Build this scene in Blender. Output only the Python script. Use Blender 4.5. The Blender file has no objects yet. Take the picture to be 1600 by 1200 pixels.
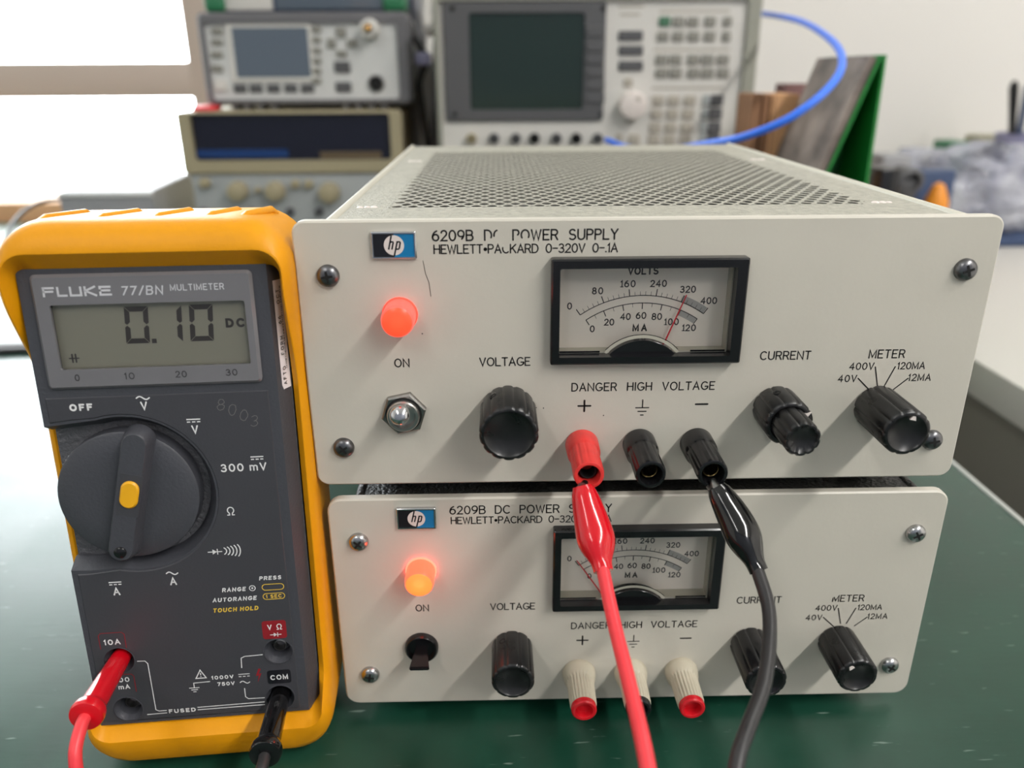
import bpy, bmesh, math, random
from math import sin, cos, pi, radians, sqrt, exp
from mathutils import Vector, Matrix, Euler, noise
from mathutils.geometry import tessellate_polygon

sc = bpy.context.scene
COL = sc.collection
random.seed(7)
S = 0.001          # everything below is written in millimetres

# ------------------------------------------------------------------ camera
CAM_LOC = Vector((-0.0463, -0.23861, 0.2305))
CAM_ROT = Euler((1.19703, 0.00538, -0.01989))
F_PX = 1238.8      # focal length in pixels of the 1600 px wide frame
cd = bpy.data.cameras.new('camera')
cam = bpy.data.objects.new('camera', cd)
COL.objects.link(cam)
cam.location = CAM_LOC
cam.rotation_euler = CAM_ROT
cd.sensor_width = 36
cd.lens = F_PX / 1600 * 36
cd.clip_start = 0.01
cd.dof.use_dof = True
cd.dof.focus_distance = 0.262
cd.dof.aperture_fstop = 8.0
sc.camera = cam

# ------------------------------------------------------------------ world, lights, exposure
w = bpy.data.worlds.new('world')
sc.world = w
w.use_nodes = True
w.node_tree.nodes['Background'].inputs[0].default_value = (0.93, 0.97, 1.0, 1)
w.node_tree.nodes['Background'].inputs[1].default_value = 16.0
sc.view_settings.view_transform = 'Standard'
sc.view_settings.look = 'None'
sc.view_settings.exposure = 0.0
sc.view_settings.gamma = 1.0
sc.view_settings.use_curve_mapping = False


def area(name, loc, sx, sy, power, color, rot=(0, 0, 0), portal=False):
    l = bpy.data.lights.new(name, 'AREA')
    l.shape = 'RECTANGLE'
    l.size, l.size_y = sx, sy
    l.energy = power
    l.color = color
    o = bpy.data.objects.new(name, l)
    COL.objects.link(o)
    o.location = loc
    o.rotation_euler = rot
    if portal:
        l.cycles.is_portal = True
    return o


area('ceiling_light_over_bench', (1.25, -1.45, 1.74), 0.16, 2.2, 68, (1.0, 0.975, 0.94))
area('wall_fill_light', (1.1, 0.62, 1.74), 0.16, 0.9, 9, (1.0, 0.975, 0.94))  # unseen fill lamp, added to brighten the back wall
area('rear_fill_light', (-0.9, -1.7, 1.74), 0.16, 1.2, 12, (1.0, 0.975, 0.94))  # unseen lamp added as general fill from behind the camera
area('window_portal', (-1.25, 1.33, 0.72), 1.40, 1.40, 1, (1, 1, 1), (radians(-90), 0, 0), True)


def px(u, v, y):
    """point (mm) where the picture position (u, v) of the 1600x1200 frame meets the upright plane y (mm)"""
    d = CAM_ROT.to_matrix() @ Vector(((u - 800) / F_PX, -(v - 600) / F_PX, -1))
    k = (y * S - CAM_LOC.y) / d.y
    p = CAM_LOC + d * k
    return p.x / S, p.z / S


# ------------------------------------------------------------------ materials
def lin(c):
    c /= 255
    return c / 12.92 if c <= 0.04045 else ((c + 0.055) / 1.055) ** 2.4


def rgb(r, g, b):
    return (lin(r), lin(g), lin(b), 1)


def mat(name, col, rough=0.5, metal=0.0, spec=0.5, coat=0.0, vary=0.0, vscale=60, bump=0.0, bscale=400,
        emit=None, estr=0.0, trans=0.0, rvar=0.0, sss=0.0):
    m = bpy.data.materials.new(name)
    m.use_nodes = True
    nt = m.node_tree
    b = nt.nodes['Principled BSDF']
    b.inputs['Base Color'].default_value = col
    b.inputs['Roughness'].default_value = rough
    b.inputs['Metallic'].default_value = metal
    b.inputs['Specular IOR Level'].default_value = spec
    b.inputs['Coat Weight'].default_value = coat
    b.inputs['Transmission Weight'].default_value = trans
    if sss:
        b.inputs['Subsurface Weight'].default_value = sss
        b.inputs['Subsurface Scale'].default_value = 0.003
    if emit:
        b.inputs['Emission Color'].default_value = emit
        b.inputs['Emission Strength'].default_value = estr
    tc = nt.nodes.new('ShaderNodeTexCoord')
    if vary > 0 or rvar > 0:
        n = nt.nodes.new('ShaderNodeTexNoise')
        n.inputs['Scale'].default_value = vscale
        n.inputs['Detail'].default_value = 6
        nt.links.new(tc.outputs['Object'], n.inputs['Vector'])
        if vary > 0:
            r = nt.nodes.new('ShaderNodeValToRGB')
            r.color_ramp.elements[0].position = 0.3
            r.color_ramp.elements[1].position = 0.7
            r.color_ramp.elements[0].color = tuple(c * (1 - vary) for c in col[:3]) + (1,)
            r.color_ramp.elements[1].color = tuple(min(1, c * (1 + vary * 0.6)) for c in col[:3]) + (1,)
            nt.links.new(n.outputs['Fac'], r.inputs['Fac'])
            nt.links.new(r.outputs['Color'], b.inputs['Base Color'])
        if rvar > 0:
            mr = nt.nodes.new('ShaderNodeMapRange')
            mr.inputs['To Min'].default_value = max(0.02, rough - rvar)
            mr.inputs['To Max'].default_value = min(1, rough + rvar)
            nt.links.new(n.outputs['Fac'], mr.inputs['Value'])
            nt.links.new(mr.outputs['Result'], b.inputs['Roughness'])
    if bump > 0:
        n2 = nt.nodes.new('ShaderNodeTexNoise')
        n2.inputs['Scale'].default_value = bscale
        n2.inputs['Detail'].default_value = 3
        nt.links.new(tc.outputs['Object'], n2.inputs['Vector'])
        bp = nt.nodes.new('ShaderNodeBump')
        bp.inputs['Strength'].default_value = bump
        bp.inputs['Distance'].default_value = 0.001
        nt.links.new(n2.outputs['Fac'], bp.inputs['Height'])
        nt.links.new(bp.outputs['Normal'], b.inputs['Normal'])
    return m


def clear(name, tint, gloss, rough=0.02):
    """thin clear sheet: mostly see-through with a little gloss"""
    m = bpy.data.materials.new(name)
    m.use_nodes = True
    nt = m.node_tree
    for n in list(nt.nodes):
        nt.nodes.remove(n)
    o = nt.nodes.new('ShaderNodeOutputMaterial')
    t = nt.nodes.new('ShaderNodeBsdfTransparent')
    t.inputs[0].default_value = tint
    g = nt.nodes.new('ShaderNodeBsdfGlossy')
    g.inputs['Roughness'].default_value = rough
    f = nt.nodes.new('ShaderNodeFresnel')
    f.inputs[0].default_value = 1.4
    mu = nt.nodes.new('ShaderNodeMath')
    mu.operation = 'MULTIPLY'
    mu.inputs[1].default_value = gloss
    nt.links.new(f.outputs[0], mu.inputs[0])
    mx = nt.nodes.new('ShaderNodeMixShader')
    nt.links.new(mu.outputs[0], mx.inputs[0])
    nt.links.new(t.outputs[0], mx.inputs[1])
    nt.links.new(g.outputs[0], mx.inputs[2])
    nt.links.new(mx.outputs[0], o.inputs[0])
    return m


M = {}
M['panel'] = mat('beige_panel_paint', rgb(199, 194, 182), 0.42, vary=0.035, vscale=30, bump=0.05, bscale=500)
M['cover'] = mat('sparkling_grey_cover_paint', rgb(166, 163, 150), 0.45, vary=0.2, vscale=420, bump=0.8, bscale=900)
M['rail'] = mat('pale_grey_rail_paint', rgb(196, 192, 178), 0.4, bump=0.3, bscale=900)
M['blackcover'] = mat('black_crinkle_paint', rgb(34, 33, 31), 0.45, bump=1.0, bscale=700)
M['dark'] = mat('dark_interior', rgb(12, 12, 12), 0.8)
M['black'] = mat('black_glossy_plastic', rgb(20, 20, 22), 0.2, spec=0.5, rvar=0.06, vscale=200)
M['blackworn'] = mat('black_worn_plastic', rgb(26, 26, 27), 0.3, vary=0.5, vscale=160, rvar=0.12)
M['print'] = mat('black_print', rgb(28, 26, 26), 0.5)
M['faint'] = mat('worn_grey_print', rgb(150, 145, 135), 0.5)
M['chrome'] = mat('chrome', rgb(200, 200, 202), 0.18, metal=1.0)
M['steel'] = mat('dull_steel', rgb(150, 148, 145), 0.3, metal=1.0, vary=0.3, vscale=300)
M['bushing'] = mat('satin_nickel', rgb(178, 176, 172), 0.36, metal=1.0)
M['screw'] = mat('grey_screw_steel', rgb(120, 120, 122), 0.32, metal=1.0, vary=0.3, vscale=400)
M['screwbright'] = mat('bright_screw_steel', rgb(185, 185, 185), 0.25, metal=1.0, vary=0.2, vscale=400)
M['brass'] = mat('brass', rgb(112, 98, 66), 0.3, metal=1.0)
M['hpblue'] = mat('blue_enamel', rgb(20, 118, 172), 0.3)
M['hpblack'] = mat('black_enamel', rgb(24, 24, 30), 0.3)
M['white'] = mat('white_enamel', rgb(222, 212, 206), 0.4)
M['redplastic'] = mat('red_plastic', rgb(222, 58, 54), 0.35, vary=0.12, vscale=220)
M['redvinyl'] = mat('glossy_red_vinyl', rgb(205, 12, 28), 0.16, coat=0.3)
M['redwire'] = mat('red_silicone_wire', rgb(236, 62, 70), 0.38)
M['blackvinyl'] = mat('glossy_black_vinyl', rgb(14, 14, 15), 0.12, coat=0.3)
M['blackwire'] = mat('black_rubber_wire', rgb(44, 43, 44), 0.38)
M['beigeplastic'] = mat('beige_plastic', rgb(196, 188, 168), 0.4, vary=0.08, vscale=150)
M['redtip'] = mat('red_tip_plastic', rgb(205, 22, 34), 0.25)
M['dial'] = mat('cream_dial_paper', rgb(244, 234, 222), 0.6)
M['dialink'] = mat('dial_ink', rgb(58, 52, 52), 0.6)
M['dialgrey'] = mat('dial_grey_band', rgb(176, 172, 168), 0.6)
M['needle'] = mat('red_needle', rgb(222, 34, 52), 0.4)
M['glass'] = clear('clear_meter_glass', (0.985, 0.985, 0.98, 1), 0.7)
M['rim'] = mat('pale_acrylic_rim', rgb(176, 172, 158), 0.15)
M['frontwall'] = mat('reflection_darkening_wall', rgb(128, 132, 142), 0.8)  # unseen wall, tinted to darken reflections and lower the fill
M['lampdim'] = mat('lit_red_lamp', rgb(240, 90, 80), 0.3, emit=(1.0, 0.10, 0.07, 1), estr=0.8)
M['lampdimface'] = mat('lit_red_lamp_face', rgb(240, 70, 40), 0.3, emit=(1.0, 0.075, 0.03, 1), estr=0.9)
M['haloringdim'] = mat('lamp_halo_ring', rgb(240, 80, 60), 0.3, emit=(1.0, 0.06, 0.04, 1), estr=1.2)
M['haloring'] = mat('bright_lamp_halo_ring', rgb(240, 80, 60), 0.3, emit=(1.0, 0.05, 0.03, 1), estr=9.0)
M['lamp'] = mat('bright_lit_lamp', rgb(240, 80, 60), 0.3, emit=(1.0, 0.10, 0.04, 1), estr=1.9)
M['lampface'] = mat('bright_lit_lamp_face', rgb(240, 90, 40), 0.3, emit=(1.0, 0.16, 0.03, 1), estr=1.9)
# multimeter
M['yellow'] = mat('yellow_rubber', rgb(226, 152, 8), 0.42, spec=0.3, vary=0.10, vscale=45, bump=0.08, bscale=900)
M['body'] = mat('dark_grey_plastic', rgb(66, 67, 73), 0.45, bump=0.15, bscale=900)
M['bodytex'] = mat('textured_dark_grey_plastic', rgb(84, 84, 88), 0.42, bump=0.7, bscale=800)
M['label'] = mat('charcoal_label', rgb(63, 63, 68), 0.4, bump=0.06, bscale=1200)
M['bezel'] = mat('grey_display_bezel', rgb(112, 111, 114), 0.22, vary=0.05, vscale=40)
M['lcd'] = mat('lcd_glass', rgb(150, 147, 132), 0.25)
M['seg'] = mat('lcd_segment', rgb(62, 56, 54), 0.4)
M['legend'] = mat('white_legend', rgb(226, 226, 226), 0.5)
M['silver'] = mat('silver_legend', rgb(196, 196, 200), 0.4)
M['gold'] = mat('yellow_legend', rgb(222, 186, 70), 0.5)
M['pinkink'] = mat('dark_red_legend', rgb(140, 24, 34), 0.5)
M['btn'] = mat('yellow_button', rgb(236, 172, 26), 0.4)
M['charink'] = mat('bezel_ink', rgb(48, 48, 50), 0.5)
M['scratch'] = mat('scratched_pencil', rgb(118, 116, 114), 0.6)
M['sticker'] = mat('white_sticker', rgb(226, 220, 222), 0.5)
# background
M['mount'] = mat('grey_bumper', rgb(104, 103, 106), 0.55)
M['lightpanel'] = mat('pale_grey_panel', rgb(205, 205, 203), 0.5)
M['lightpanel2'] = mat('warm_white_panel', rgb(212, 209, 203), 0.5)
M['greycab'] = mat('grey_green_cabinet', rgb(148, 148, 136), 0.5)
M['crt'] = mat('dark_green_screen', rgb(34, 50, 46), 0.12)
M['pmlcd'] = mat('blue_grey_screen', rgb(96, 106, 118), 0.2)
M['key'] = mat('grey_key', rgb(138, 136, 128), 0.5)
M['keybeige'] = mat('beige_key', rgb(172, 165, 153), 0.5)
M['keydark'] = mat('dark_key', rgb(84, 84, 86), 0.5)
M['keygreen'] = mat('green_key', rgb(66, 112, 84), 0.5)
M['cream'] = mat('cream_frame', rgb(160, 150, 122), 0.5)
M['bluepanel'] = mat('blue_grey_panel', rgb(158, 162, 162), 0.5)
M['smoke'] = mat('dark_smoked_window', rgb(24, 26, 40), 0.1)
M['smokeblue'] = mat('blue_strip_display', rgb(26, 58, 112), 0.3)
M['smokegold'] = mat('amber_strip_display', rgb(96, 82, 62), 0.4)
M['gold_metal'] = mat('gold_connector', rgb(225, 180, 120), 0.25, metal=1.0)
M['greenrub'] = mat('green_rubber', rgb(38, 112, 74), 0.5)
M['greenshade'] = mat('shaded_green_board', rgb(8, 82, 32), 0.5)  # darker green: shade inside the stand put into the colour
M['greenshade2'] = mat('green_board_edge', rgb(30, 128, 52), 0.4)
M['cardboard'] = mat('brown_cardboard', rgb(214, 164, 118), 0.8, vary=0.12, vscale=30)
M['cardboarddark'] = mat('dark_brown_board', rgb(150, 110, 80), 0.8, vary=0.15, vscale=30)
M['alu'] = mat('stained_aluminium', rgb(138, 126, 118), 0.55, metal=0.2, vary=0.6, vscale=34)
M['bluecable'] = mat('blue_cable', rgb(58, 122, 246), 0.35)
M['grayplastic'] = mat('pale_grey_plastic', rgb(150, 150, 153), 0.5)
M['wood'] = mat('orange_wood', rgb(212, 164, 120), 0.5, vary=0.12, vscale=12)
M['wall'] = mat('white_wall_paint', rgb(228, 225, 220), 0.85)
M['ceil'] = mat('ceiling_white', rgb(226, 226, 222), 0.9)
M['floor'] = mat('grey_floor', rgb(120, 116, 110), 0.6, vary=0.1, vscale=8)
M['mullion'] = mat('greige_window_frame', rgb(196, 178, 166), 0.5)
M['pane'] = clear('window_pane', (0.97, 0.98, 0.98, 1), 0.5)
M['desk'] = mat('white_desk_laminate', rgb(206, 203, 197), 0.4)
M['deskside'] = mat('grey_desk_panel', rgb(136, 132, 124), 0.6)
M['trimalu'] = mat('aluminium_edge', rgb(190, 194, 190), 0.35, metal=0.6)
M['orange'] = mat('orange_plastic', rgb(230, 144, 40), 0.35)
M['navy'] = mat('navy_plastic', rgb(52, 70, 104), 0.4)
M['lilac'] = mat('lilac_grey_plastic', rgb(150, 148, 178), 0.4)
M['khaki'] = mat('khaki_plastic', rgb(160, 156, 132), 0.6)


def bench_material():
    m = mat('green_bench_laminate', rgb(20, 64, 49), 0.22, spec=0.5)
    nt = m.node_tree
    b = nt.nodes['Principled BSDF']
    tc = nt.nodes.new('ShaderNodeTexCoord')
    # soft scuffs
    n = nt.nodes.new('ShaderNodeTexNoise')
    n.inputs['Scale'].default_value = 26
    n.inputs['Detail'].default_value = 8
    nt.links.new(tc.outputs['Object'], n.inputs['Vector'])
    r = nt.nodes.new('ShaderNodeValToRGB')
    r.color_ramp.elements[0].position = 0.35
    r.color_ramp.elements[0].color = rgb(13, 55, 41)
    r.color_ramp.elements[1].position = 0.72
    r.color_ramp.elements[1].color = rgb(26, 68, 53)
    nt.links.new(n.outputs['Fac'], r.inputs['Fac'])
    # thin stretched scratches
    mp = nt.nodes.new('ShaderNodeMapping')
    mp.inputs['Rotation'].default_value = (0, 0, 0.7)
    mp.inputs['Scale'].default_value = (70, 420, 40)
    nt.links.new(tc.outputs['Object'], mp.inputs['Vector'])
    n2 = nt.nodes.new('ShaderNodeTexNoise')
    n2.inputs['Scale'].default_value = 1.0
    n2.inputs['Detail'].default_value = 2
    nt.links.new(mp.outputs['Vector'], n2.inputs['Vector'])
    r2 = nt.nodes.new('ShaderNodeValToRGB')
    r2.color_ramp.elements[0].position = 0.69
    r2.color_ramp.elements[0].color = (0, 0, 0, 1)
    r2.color_ramp.elements[1].position = 0.75
    r2.color_ramp.elements[1].color = (0.5, 0.5, 0.5, 1)
    nt.links.new(n2.outputs['Fac'], r2.inputs['Fac'])
    mx = nt.nodes.new('ShaderNodeMix')
    mx.data_type = 'RGBA'
    nt.links.new(r2.outputs['Color'], mx.inputs[0])
    nt.links.new(r.outputs['Color'], mx.inputs[6])
    mx.inputs[7].default_value = rgb(140, 160, 150)
    nt.links.new(mx.outputs[2], b.inputs['Base Color'])
    mr = nt.nodes.new('ShaderNodeMapRange')
    mr.inputs['To Min'].default_value = 0.22
    mr.inputs['To Max'].default_value = 0.44
    nt.links.new(n.outputs['Fac'], mr.inputs['Value'])
    nt.links.new(mr.outputs['Result'], b.inputs['Roughness'])
    bp = nt.nodes.new('ShaderNodeBump')
    bp.inputs['Strength'].default_value = 0.06
    bp.inputs['Distance'].default_value = 0.0006
    nt.links.new(n2.outputs['Fac'], bp.inputs['Height'])
    nt.links.new(bp.outputs['Normal'], b.inputs['Normal'])
    return m


M['bench'] = bench_material()


def bag_material():
    m = bpy.data.materials.new('clear_plastic_film')
    m.use_nodes = True
    nt = m.node_tree
    b = nt.nodes['Principled BSDF']
    b.inputs['Roughness'].default_value = 0.14
    tc = nt.nodes.new('ShaderNodeTexCoord')
    vo = nt.nodes.new('ShaderNodeTexNoise')
    vo.inputs['Scale'].default_value = 10
    vo.inputs['Detail'].default_value = 4
    nt.links.new(tc.outputs['Object'], vo.inputs['Vector'])
    cr = nt.nodes.new('ShaderNodeValToRGB')
    e = cr.color_ramp.elements
    e[0].position, e[0].color = 0.36, rgb(96, 98, 112)
    e[1].position, e[1].color = 0.62, rgb(226, 227, 234)
    e.new(0.46).color = rgb(176, 178, 192)
    nt.links.new(vo.outputs['Fac'], cr.inputs['Fac'])
    nt.links.new(cr.outputs['Color'], b.inputs['Base Color'])
    bn = nt.nodes.new('ShaderNodeTexNoise')
    bn.inputs['Scale'].default_value = 45
    nt.links.new(tc.outputs['Object'], bn.inputs['Vector'])
    bp = nt.nodes.new('ShaderNodeBump')
    bp.inputs['Strength'].default_value = 0.9
    bp.inputs['Distance'].default_value = 0.012
    nt.links.new(bn.outputs['Fac'], bp.inputs['Height'])
    nt.links.new(bp.outputs['Normal'], b.inputs['Normal'])
    tr = nt.nodes.new('ShaderNodeBsdfTransparent')
    mx = nt.nodes.new('ShaderNodeMixShader')
    mx.inputs[0].default_value = 0.62
    out = nt.nodes['Material Output']
    nt.links.new(tr.outputs[0], mx.inputs[1])
    nt.links.new(b.outputs[0], mx.inputs[2])
    nt.links.new(mx.outputs[0], out.inputs[0])
    return m


M['bag'] = bag_material()


# ------------------------------------------------------------------ mesh building (mm)
def arc(cx, cy, rx, ry, a0, a1, n=12):
    return [(cx + rx * cos(radians(a0 + (a1 - a0) * i / n)), cy + ry * sin(radians(a0 + (a1 - a0) * i / n))) for i in range(n + 1)]


def rr(x0, x1, z0, z1, r, n=6):
    """rounded rectangle, counter-clockwise"""
    r = min(r, (x1 - x0) / 2 - 1e-4, (z1 - z0) / 2 - 1e-4)
    return (arc(x1 - r, z0 + r, r, r, -90, 0, n) + arc(x1 - r, z1 - r, r, r, 0, 90, n)
            + arc(x0 + r, z1 - r, r, r, 90, 180, n) + arc(x0 + r, z0 + r, r, r, 180, 270, n))


def circ(cx, cy, r, n=32):
    return [(cx + r * cos(2 * pi * i / n), cy + r * sin(2 * pi * i / n)) for i in range(n)]


def inset(pts, d):
    n = len(pts)
    out = []
    for i in range(n):
        p0, p1, p2 = Vector(pts[i - 1]), Vector(pts[i]), Vector(pts[(i + 1) % n])
        e1, e2 = p1 - p0, p2 - p1
        if e1.length < 1e-7:
            e1 = e2
        if e2.length < 1e-7:
            e2 = e1
        n1 = Vector((-e1.y, e1.x)).normalized()
        n2 = Vector((-e2.y, e2.x)).normalized()
        m = n1 + n2
        if m.length < 1e-6:
            m = n1
        m.normalize()
        k = d / max(0.4, m.dot(n1))
        q = p1 + m * k
        out.append((q.x, q.y))
    return out


class MB:
    def __init__(self, off=(0, 0, 0)):
        self.bm = bmesh.new()
        self.off = Vector(off)

    def v(self, x, y, z):
        return self.bm.verts.new((Vector((x, y, z)) + self.off) * S)

    def f(self, vs):
        try:
            return self.bm.faces.new(vs)
        except ValueError:
            return None

    def box(self, x0, x1, y0, y1, z0, z1, bev=0.0, seg=2):
        vs = [self.v(x, y, z) for z in (z0, z1) for y in (y0, y1) for x in (x0, x1)]
        fs = [self.f([vs[i] for i in q]) for q in ((0, 2, 3, 1), (4, 5, 7, 6), (0, 1, 5, 4), (2, 6, 7, 3), (0, 4, 6, 2), (1, 3, 7, 5))]
        if bev > 0:
            es = list({e for f in fs for e in f.edges})
            bmesh.ops.bevel(self.bm, geom=es, offset=bev * S, segments=seg, affect='EDGES', profile=0.5)
        return self

    def prism(self, outline, y0, y1, holes=(), cham=0.0, back=True, plane='xz', hole_back=True):
        """outline (counter-clockwise) facing -y at y0, back at y1; plane 'xy' makes it face +z instead (y0 = top)"""
        def mk(p, y):
            return self.v(p[0], y, p[1]) if plane == 'xz' else self.v(p[0], p[1], y)
        sgn = 1 if y1 > y0 else -1
        loops = [list(outline)] + [list(h) for h in holes]
        fronts = []
        for k, lp in enumerate(loops):
            n = len(lp)
            if cham > 0 and k == 0:
                fr = [mk(p, y0) for p in inset(lp, cham)]
                mid = [mk(p, y0 + cham * sgn) for p in lp]
                for i in range(n):
                    self.f([fr[i], mid[i], mid[(i + 1) % n], fr[(i + 1) % n]])
            else:
                fr = [mk(p, y0) for p in lp]
                mid = fr
            bk = [mk(p, y1) for p in lp]
            for i in range(n):
                self.f([mid[i], bk[i], bk[(i + 1) % n], mid[(i + 1) % n]])
            fronts.append((fr, bk))
        src = [inset(loops[0], cham) if cham > 0 else loops[0]] + loops[1:]
        tri = tessellate_polygon([[Vector((p[0], p[1], 0)) for p in l] for l in src])
        fl = [v for fr, bk in fronts for v in fr]
        bl = [v for fr, bk in fronts for v in bk]
        for t in tri:
            self.f([fl[i] for i in t])
            if back:
                self.f([bl[i] for i in t])
        return self

    def flat(self, outline, y, holes=()):
        loops = [list(outline)] + [list(h) for h in holes]
        tri = tessellate_polygon([[Vector((p[0], p[1], 0)) for p in l] for l in loops])
        vs = [self.v(p[0], y, p[1]) for l in loops for p in l]
        for t in tri:
            self.f([vs[i] for i in t])
        return self

    def frame_of(self, d):
        d = d.normalized()
        a = Vector((0, 0, 1)) if abs(d.z) < 0.9 else Vector((1, 0, 0))
        u = d.cross(a).normalized()
        return u, d.cross(u).normalized()

    def lathe(self, prof, origin, axis, n=32, flute=None, cap0=True, cap1=True, fl_from=0, fl_to=99):
        """prof: list of (radius, distance along axis)"""
        o, d = Vector(origin), Vector(axis).normalized()
        if abs(d.y) > 0.99:
            u, w_ = Vector((1, 0, 0)), Vector((0, 0, 1))
        else:
            u, w_ = self.frame_of(d)
        rings = []
        for k, (r, h) in enumerate(prof):
            ring = []
            for i in range(n):
                a = 2 * pi * i / n
                rr_ = r
                if flute and fl_from <= k <= fl_to:
                    rr_ = r * flute(a)
                p = o + d * h + (u * cos(a) + w_ * sin(a)) * rr_
                ring.append(self.v(*p))
            rings.append(ring)
        for k in range(len(rings) - 1):
            for i in range(n):
                j = (i + 1) % n
                self.f([rings[k][i], rings[k][j], rings[k + 1][j], rings[k + 1][i]])
        if cap0:
            self.f(rings[0])
        if cap1:
            self.f(rings[-1])
        return self

    def tube(self, pts, radii, n=16, caps=True, flat_=1.0):
        pts = [Vector(p) for p in pts]
        if not hasattr(radii, '__len__'):
            radii = [radii] * len(pts)
        prev = None
        rings = []
        for i, p in enumerate(pts):
            d = (pts[min(i + 1, len(pts) - 1)] - pts[max(i - 1, 0)]).normalized()
            if prev is None:
                u, _ = self.frame_of(d)
            else:
                u = prev - d * prev.dot(d)
                u.normalize()
            prev = u
            v_ = d.cross(u)
            rings.append([self.v(*(p + (u * cos(2 * pi * k / n) + v_ * sin(2 * pi * k / n) * flat_) * radii[i])) for k in range(n)])
        for k in range(len(rings) - 1):
            for i in range(n):
                j = (i + 1) % n
                self.f([rings[k][i], rings[k][j], rings[k + 1][j], rings[k + 1][i]])
        if caps:
            self.f(rings[0])
            self.f(rings[-1])
        return self

    def sphere(self, c, r, nu=20, nv=12, sz=1.0):
        prof = [(max(1e-3, r * sin(pi * k / nv)), -r * cos(pi * k / nv) * sz) for k in range(nv + 1)]
        return self.lathe(prof, c, (0, 0, 1), nu)

    def ribbon(self, pts, lw, y, caps=True, conv=None):
        """flat stroke of width lw along 2-D points, on the plane y"""
        P = []
        for p in pts:
            q = Vector(p)
            if not P or (q - P[-1]).length > 1e-5:
                P.append(q)
        if len(P) < 2:
            return self
        closed = (P[0] - P[-1]).length < 1e-4 and len(P) > 3
        if closed:
            P.pop()
        n = len(P)
        L, R = [], []
        for i in range(n):
            if closed or 0 < i < n - 1:
                e1 = (P[i] - P[i - 1]).normalized()
                e2 = (P[(i + 1) % n] - P[i]).normalized()
            elif i == 0:
                e1 = e2 = (P[1] - P[0]).normalized()
            else:
                e1 = e2 = (P[-1] - P[-2]).normalized()
            n1, n2 = Vector((-e1.y, e1.x)), Vector((-e2.y, e2.x))
            m = n1 + n2
            if m.length < 0.2:
                m = n1
            m.normalize()
            k = lw / 2 / max(0.45, m.dot(n1))
            L.append(P[i] + m * k)
            R.append(P[i] - m * k)
        mk = conv or (lambda q: self.v(q.x, y, q.y))
        lv, rv = [mk(q) for q in L], [mk(q) for q in R]
        for i in range(n if closed else n - 1):
            j = (i + 1) % n
            self.f([lv[i], rv[i], rv[j], lv[j]])
        if caps and not closed:
            for end, other in ((0, 1), (n - 1, n - 2)):
                d = (P[end] - P[other]).normalized()
                a0 = math.atan2(d.y, d.x)
                self.f([mk(P[end] + Vector((cos(a0 - pi / 2 + pi * k / 6), sin(a0 - pi / 2 + pi * k / 6))) * lw / 2) for k in range(7)])
        return self

    def build(self, name, m, parent=None, smooth=38, weld=False):
        if weld:
            bmesh.ops.remove_doubles(self.bm, verts=self.bm.verts, dist=1e-6)
        bmesh.ops.recalc_face_normals(self.bm, faces=self.bm.faces)
        me = bpy.data.meshes.new(name)
        for f in self.bm.faces:
            f.smooth = smooth > 0
        self.bm.to_mesh(me)
        self.bm.free()
        if smooth > 0:
            me.set_sharp_from_angle(angle=radians(smooth))
        me.materials.append(m)
        o = bpy.data.objects.new(name, me)
        COL.objects.link(o)
        if parent is not None:
            o.parent = parent
        return o


def thing(name, label, cat, loc=(0, 0, 0), rot=(0, 0, 0), group=None):
    o = bpy.data.objects.new(name, None)
    o.empty_display_size = 0.02
    COL.objects.link(o)
    o.location = [c * S for c in loc]
    o.rotation_euler = rot
    o['label'] = label
    o['category'] = cat
    if group:
        o['group'] = group
    return o


def tag(o, label, cat, group=None):
    o['label'] = label
    o['category'] = cat
    if group:
        o['group'] = group
    return o


def struct(o):
    o['kind'] = 'structure'
    return o


def spline(pts, n=8):
    """smooth curve through points (Catmull-Rom)"""
    P = [Vector(p) for p in pts]
    P = [P[0] * 2 - P[1]] + P + [P[-1] * 2 - P[-2]]
    out = []
    for i in range(1, len(P) - 2):
        for k in range(n):
            t = k / n
            a, b, c, d = P[i - 1], P[i], P[i + 1], P[i + 2]
            out.append(0.5 * ((2 * b) + (c - a) * t + (2 * a - 5 * b + 4 * c - d) * t * t + (3 * b - a - 3 * c + d) * t ** 3))
    out.append(P[-2])
    return out


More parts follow.
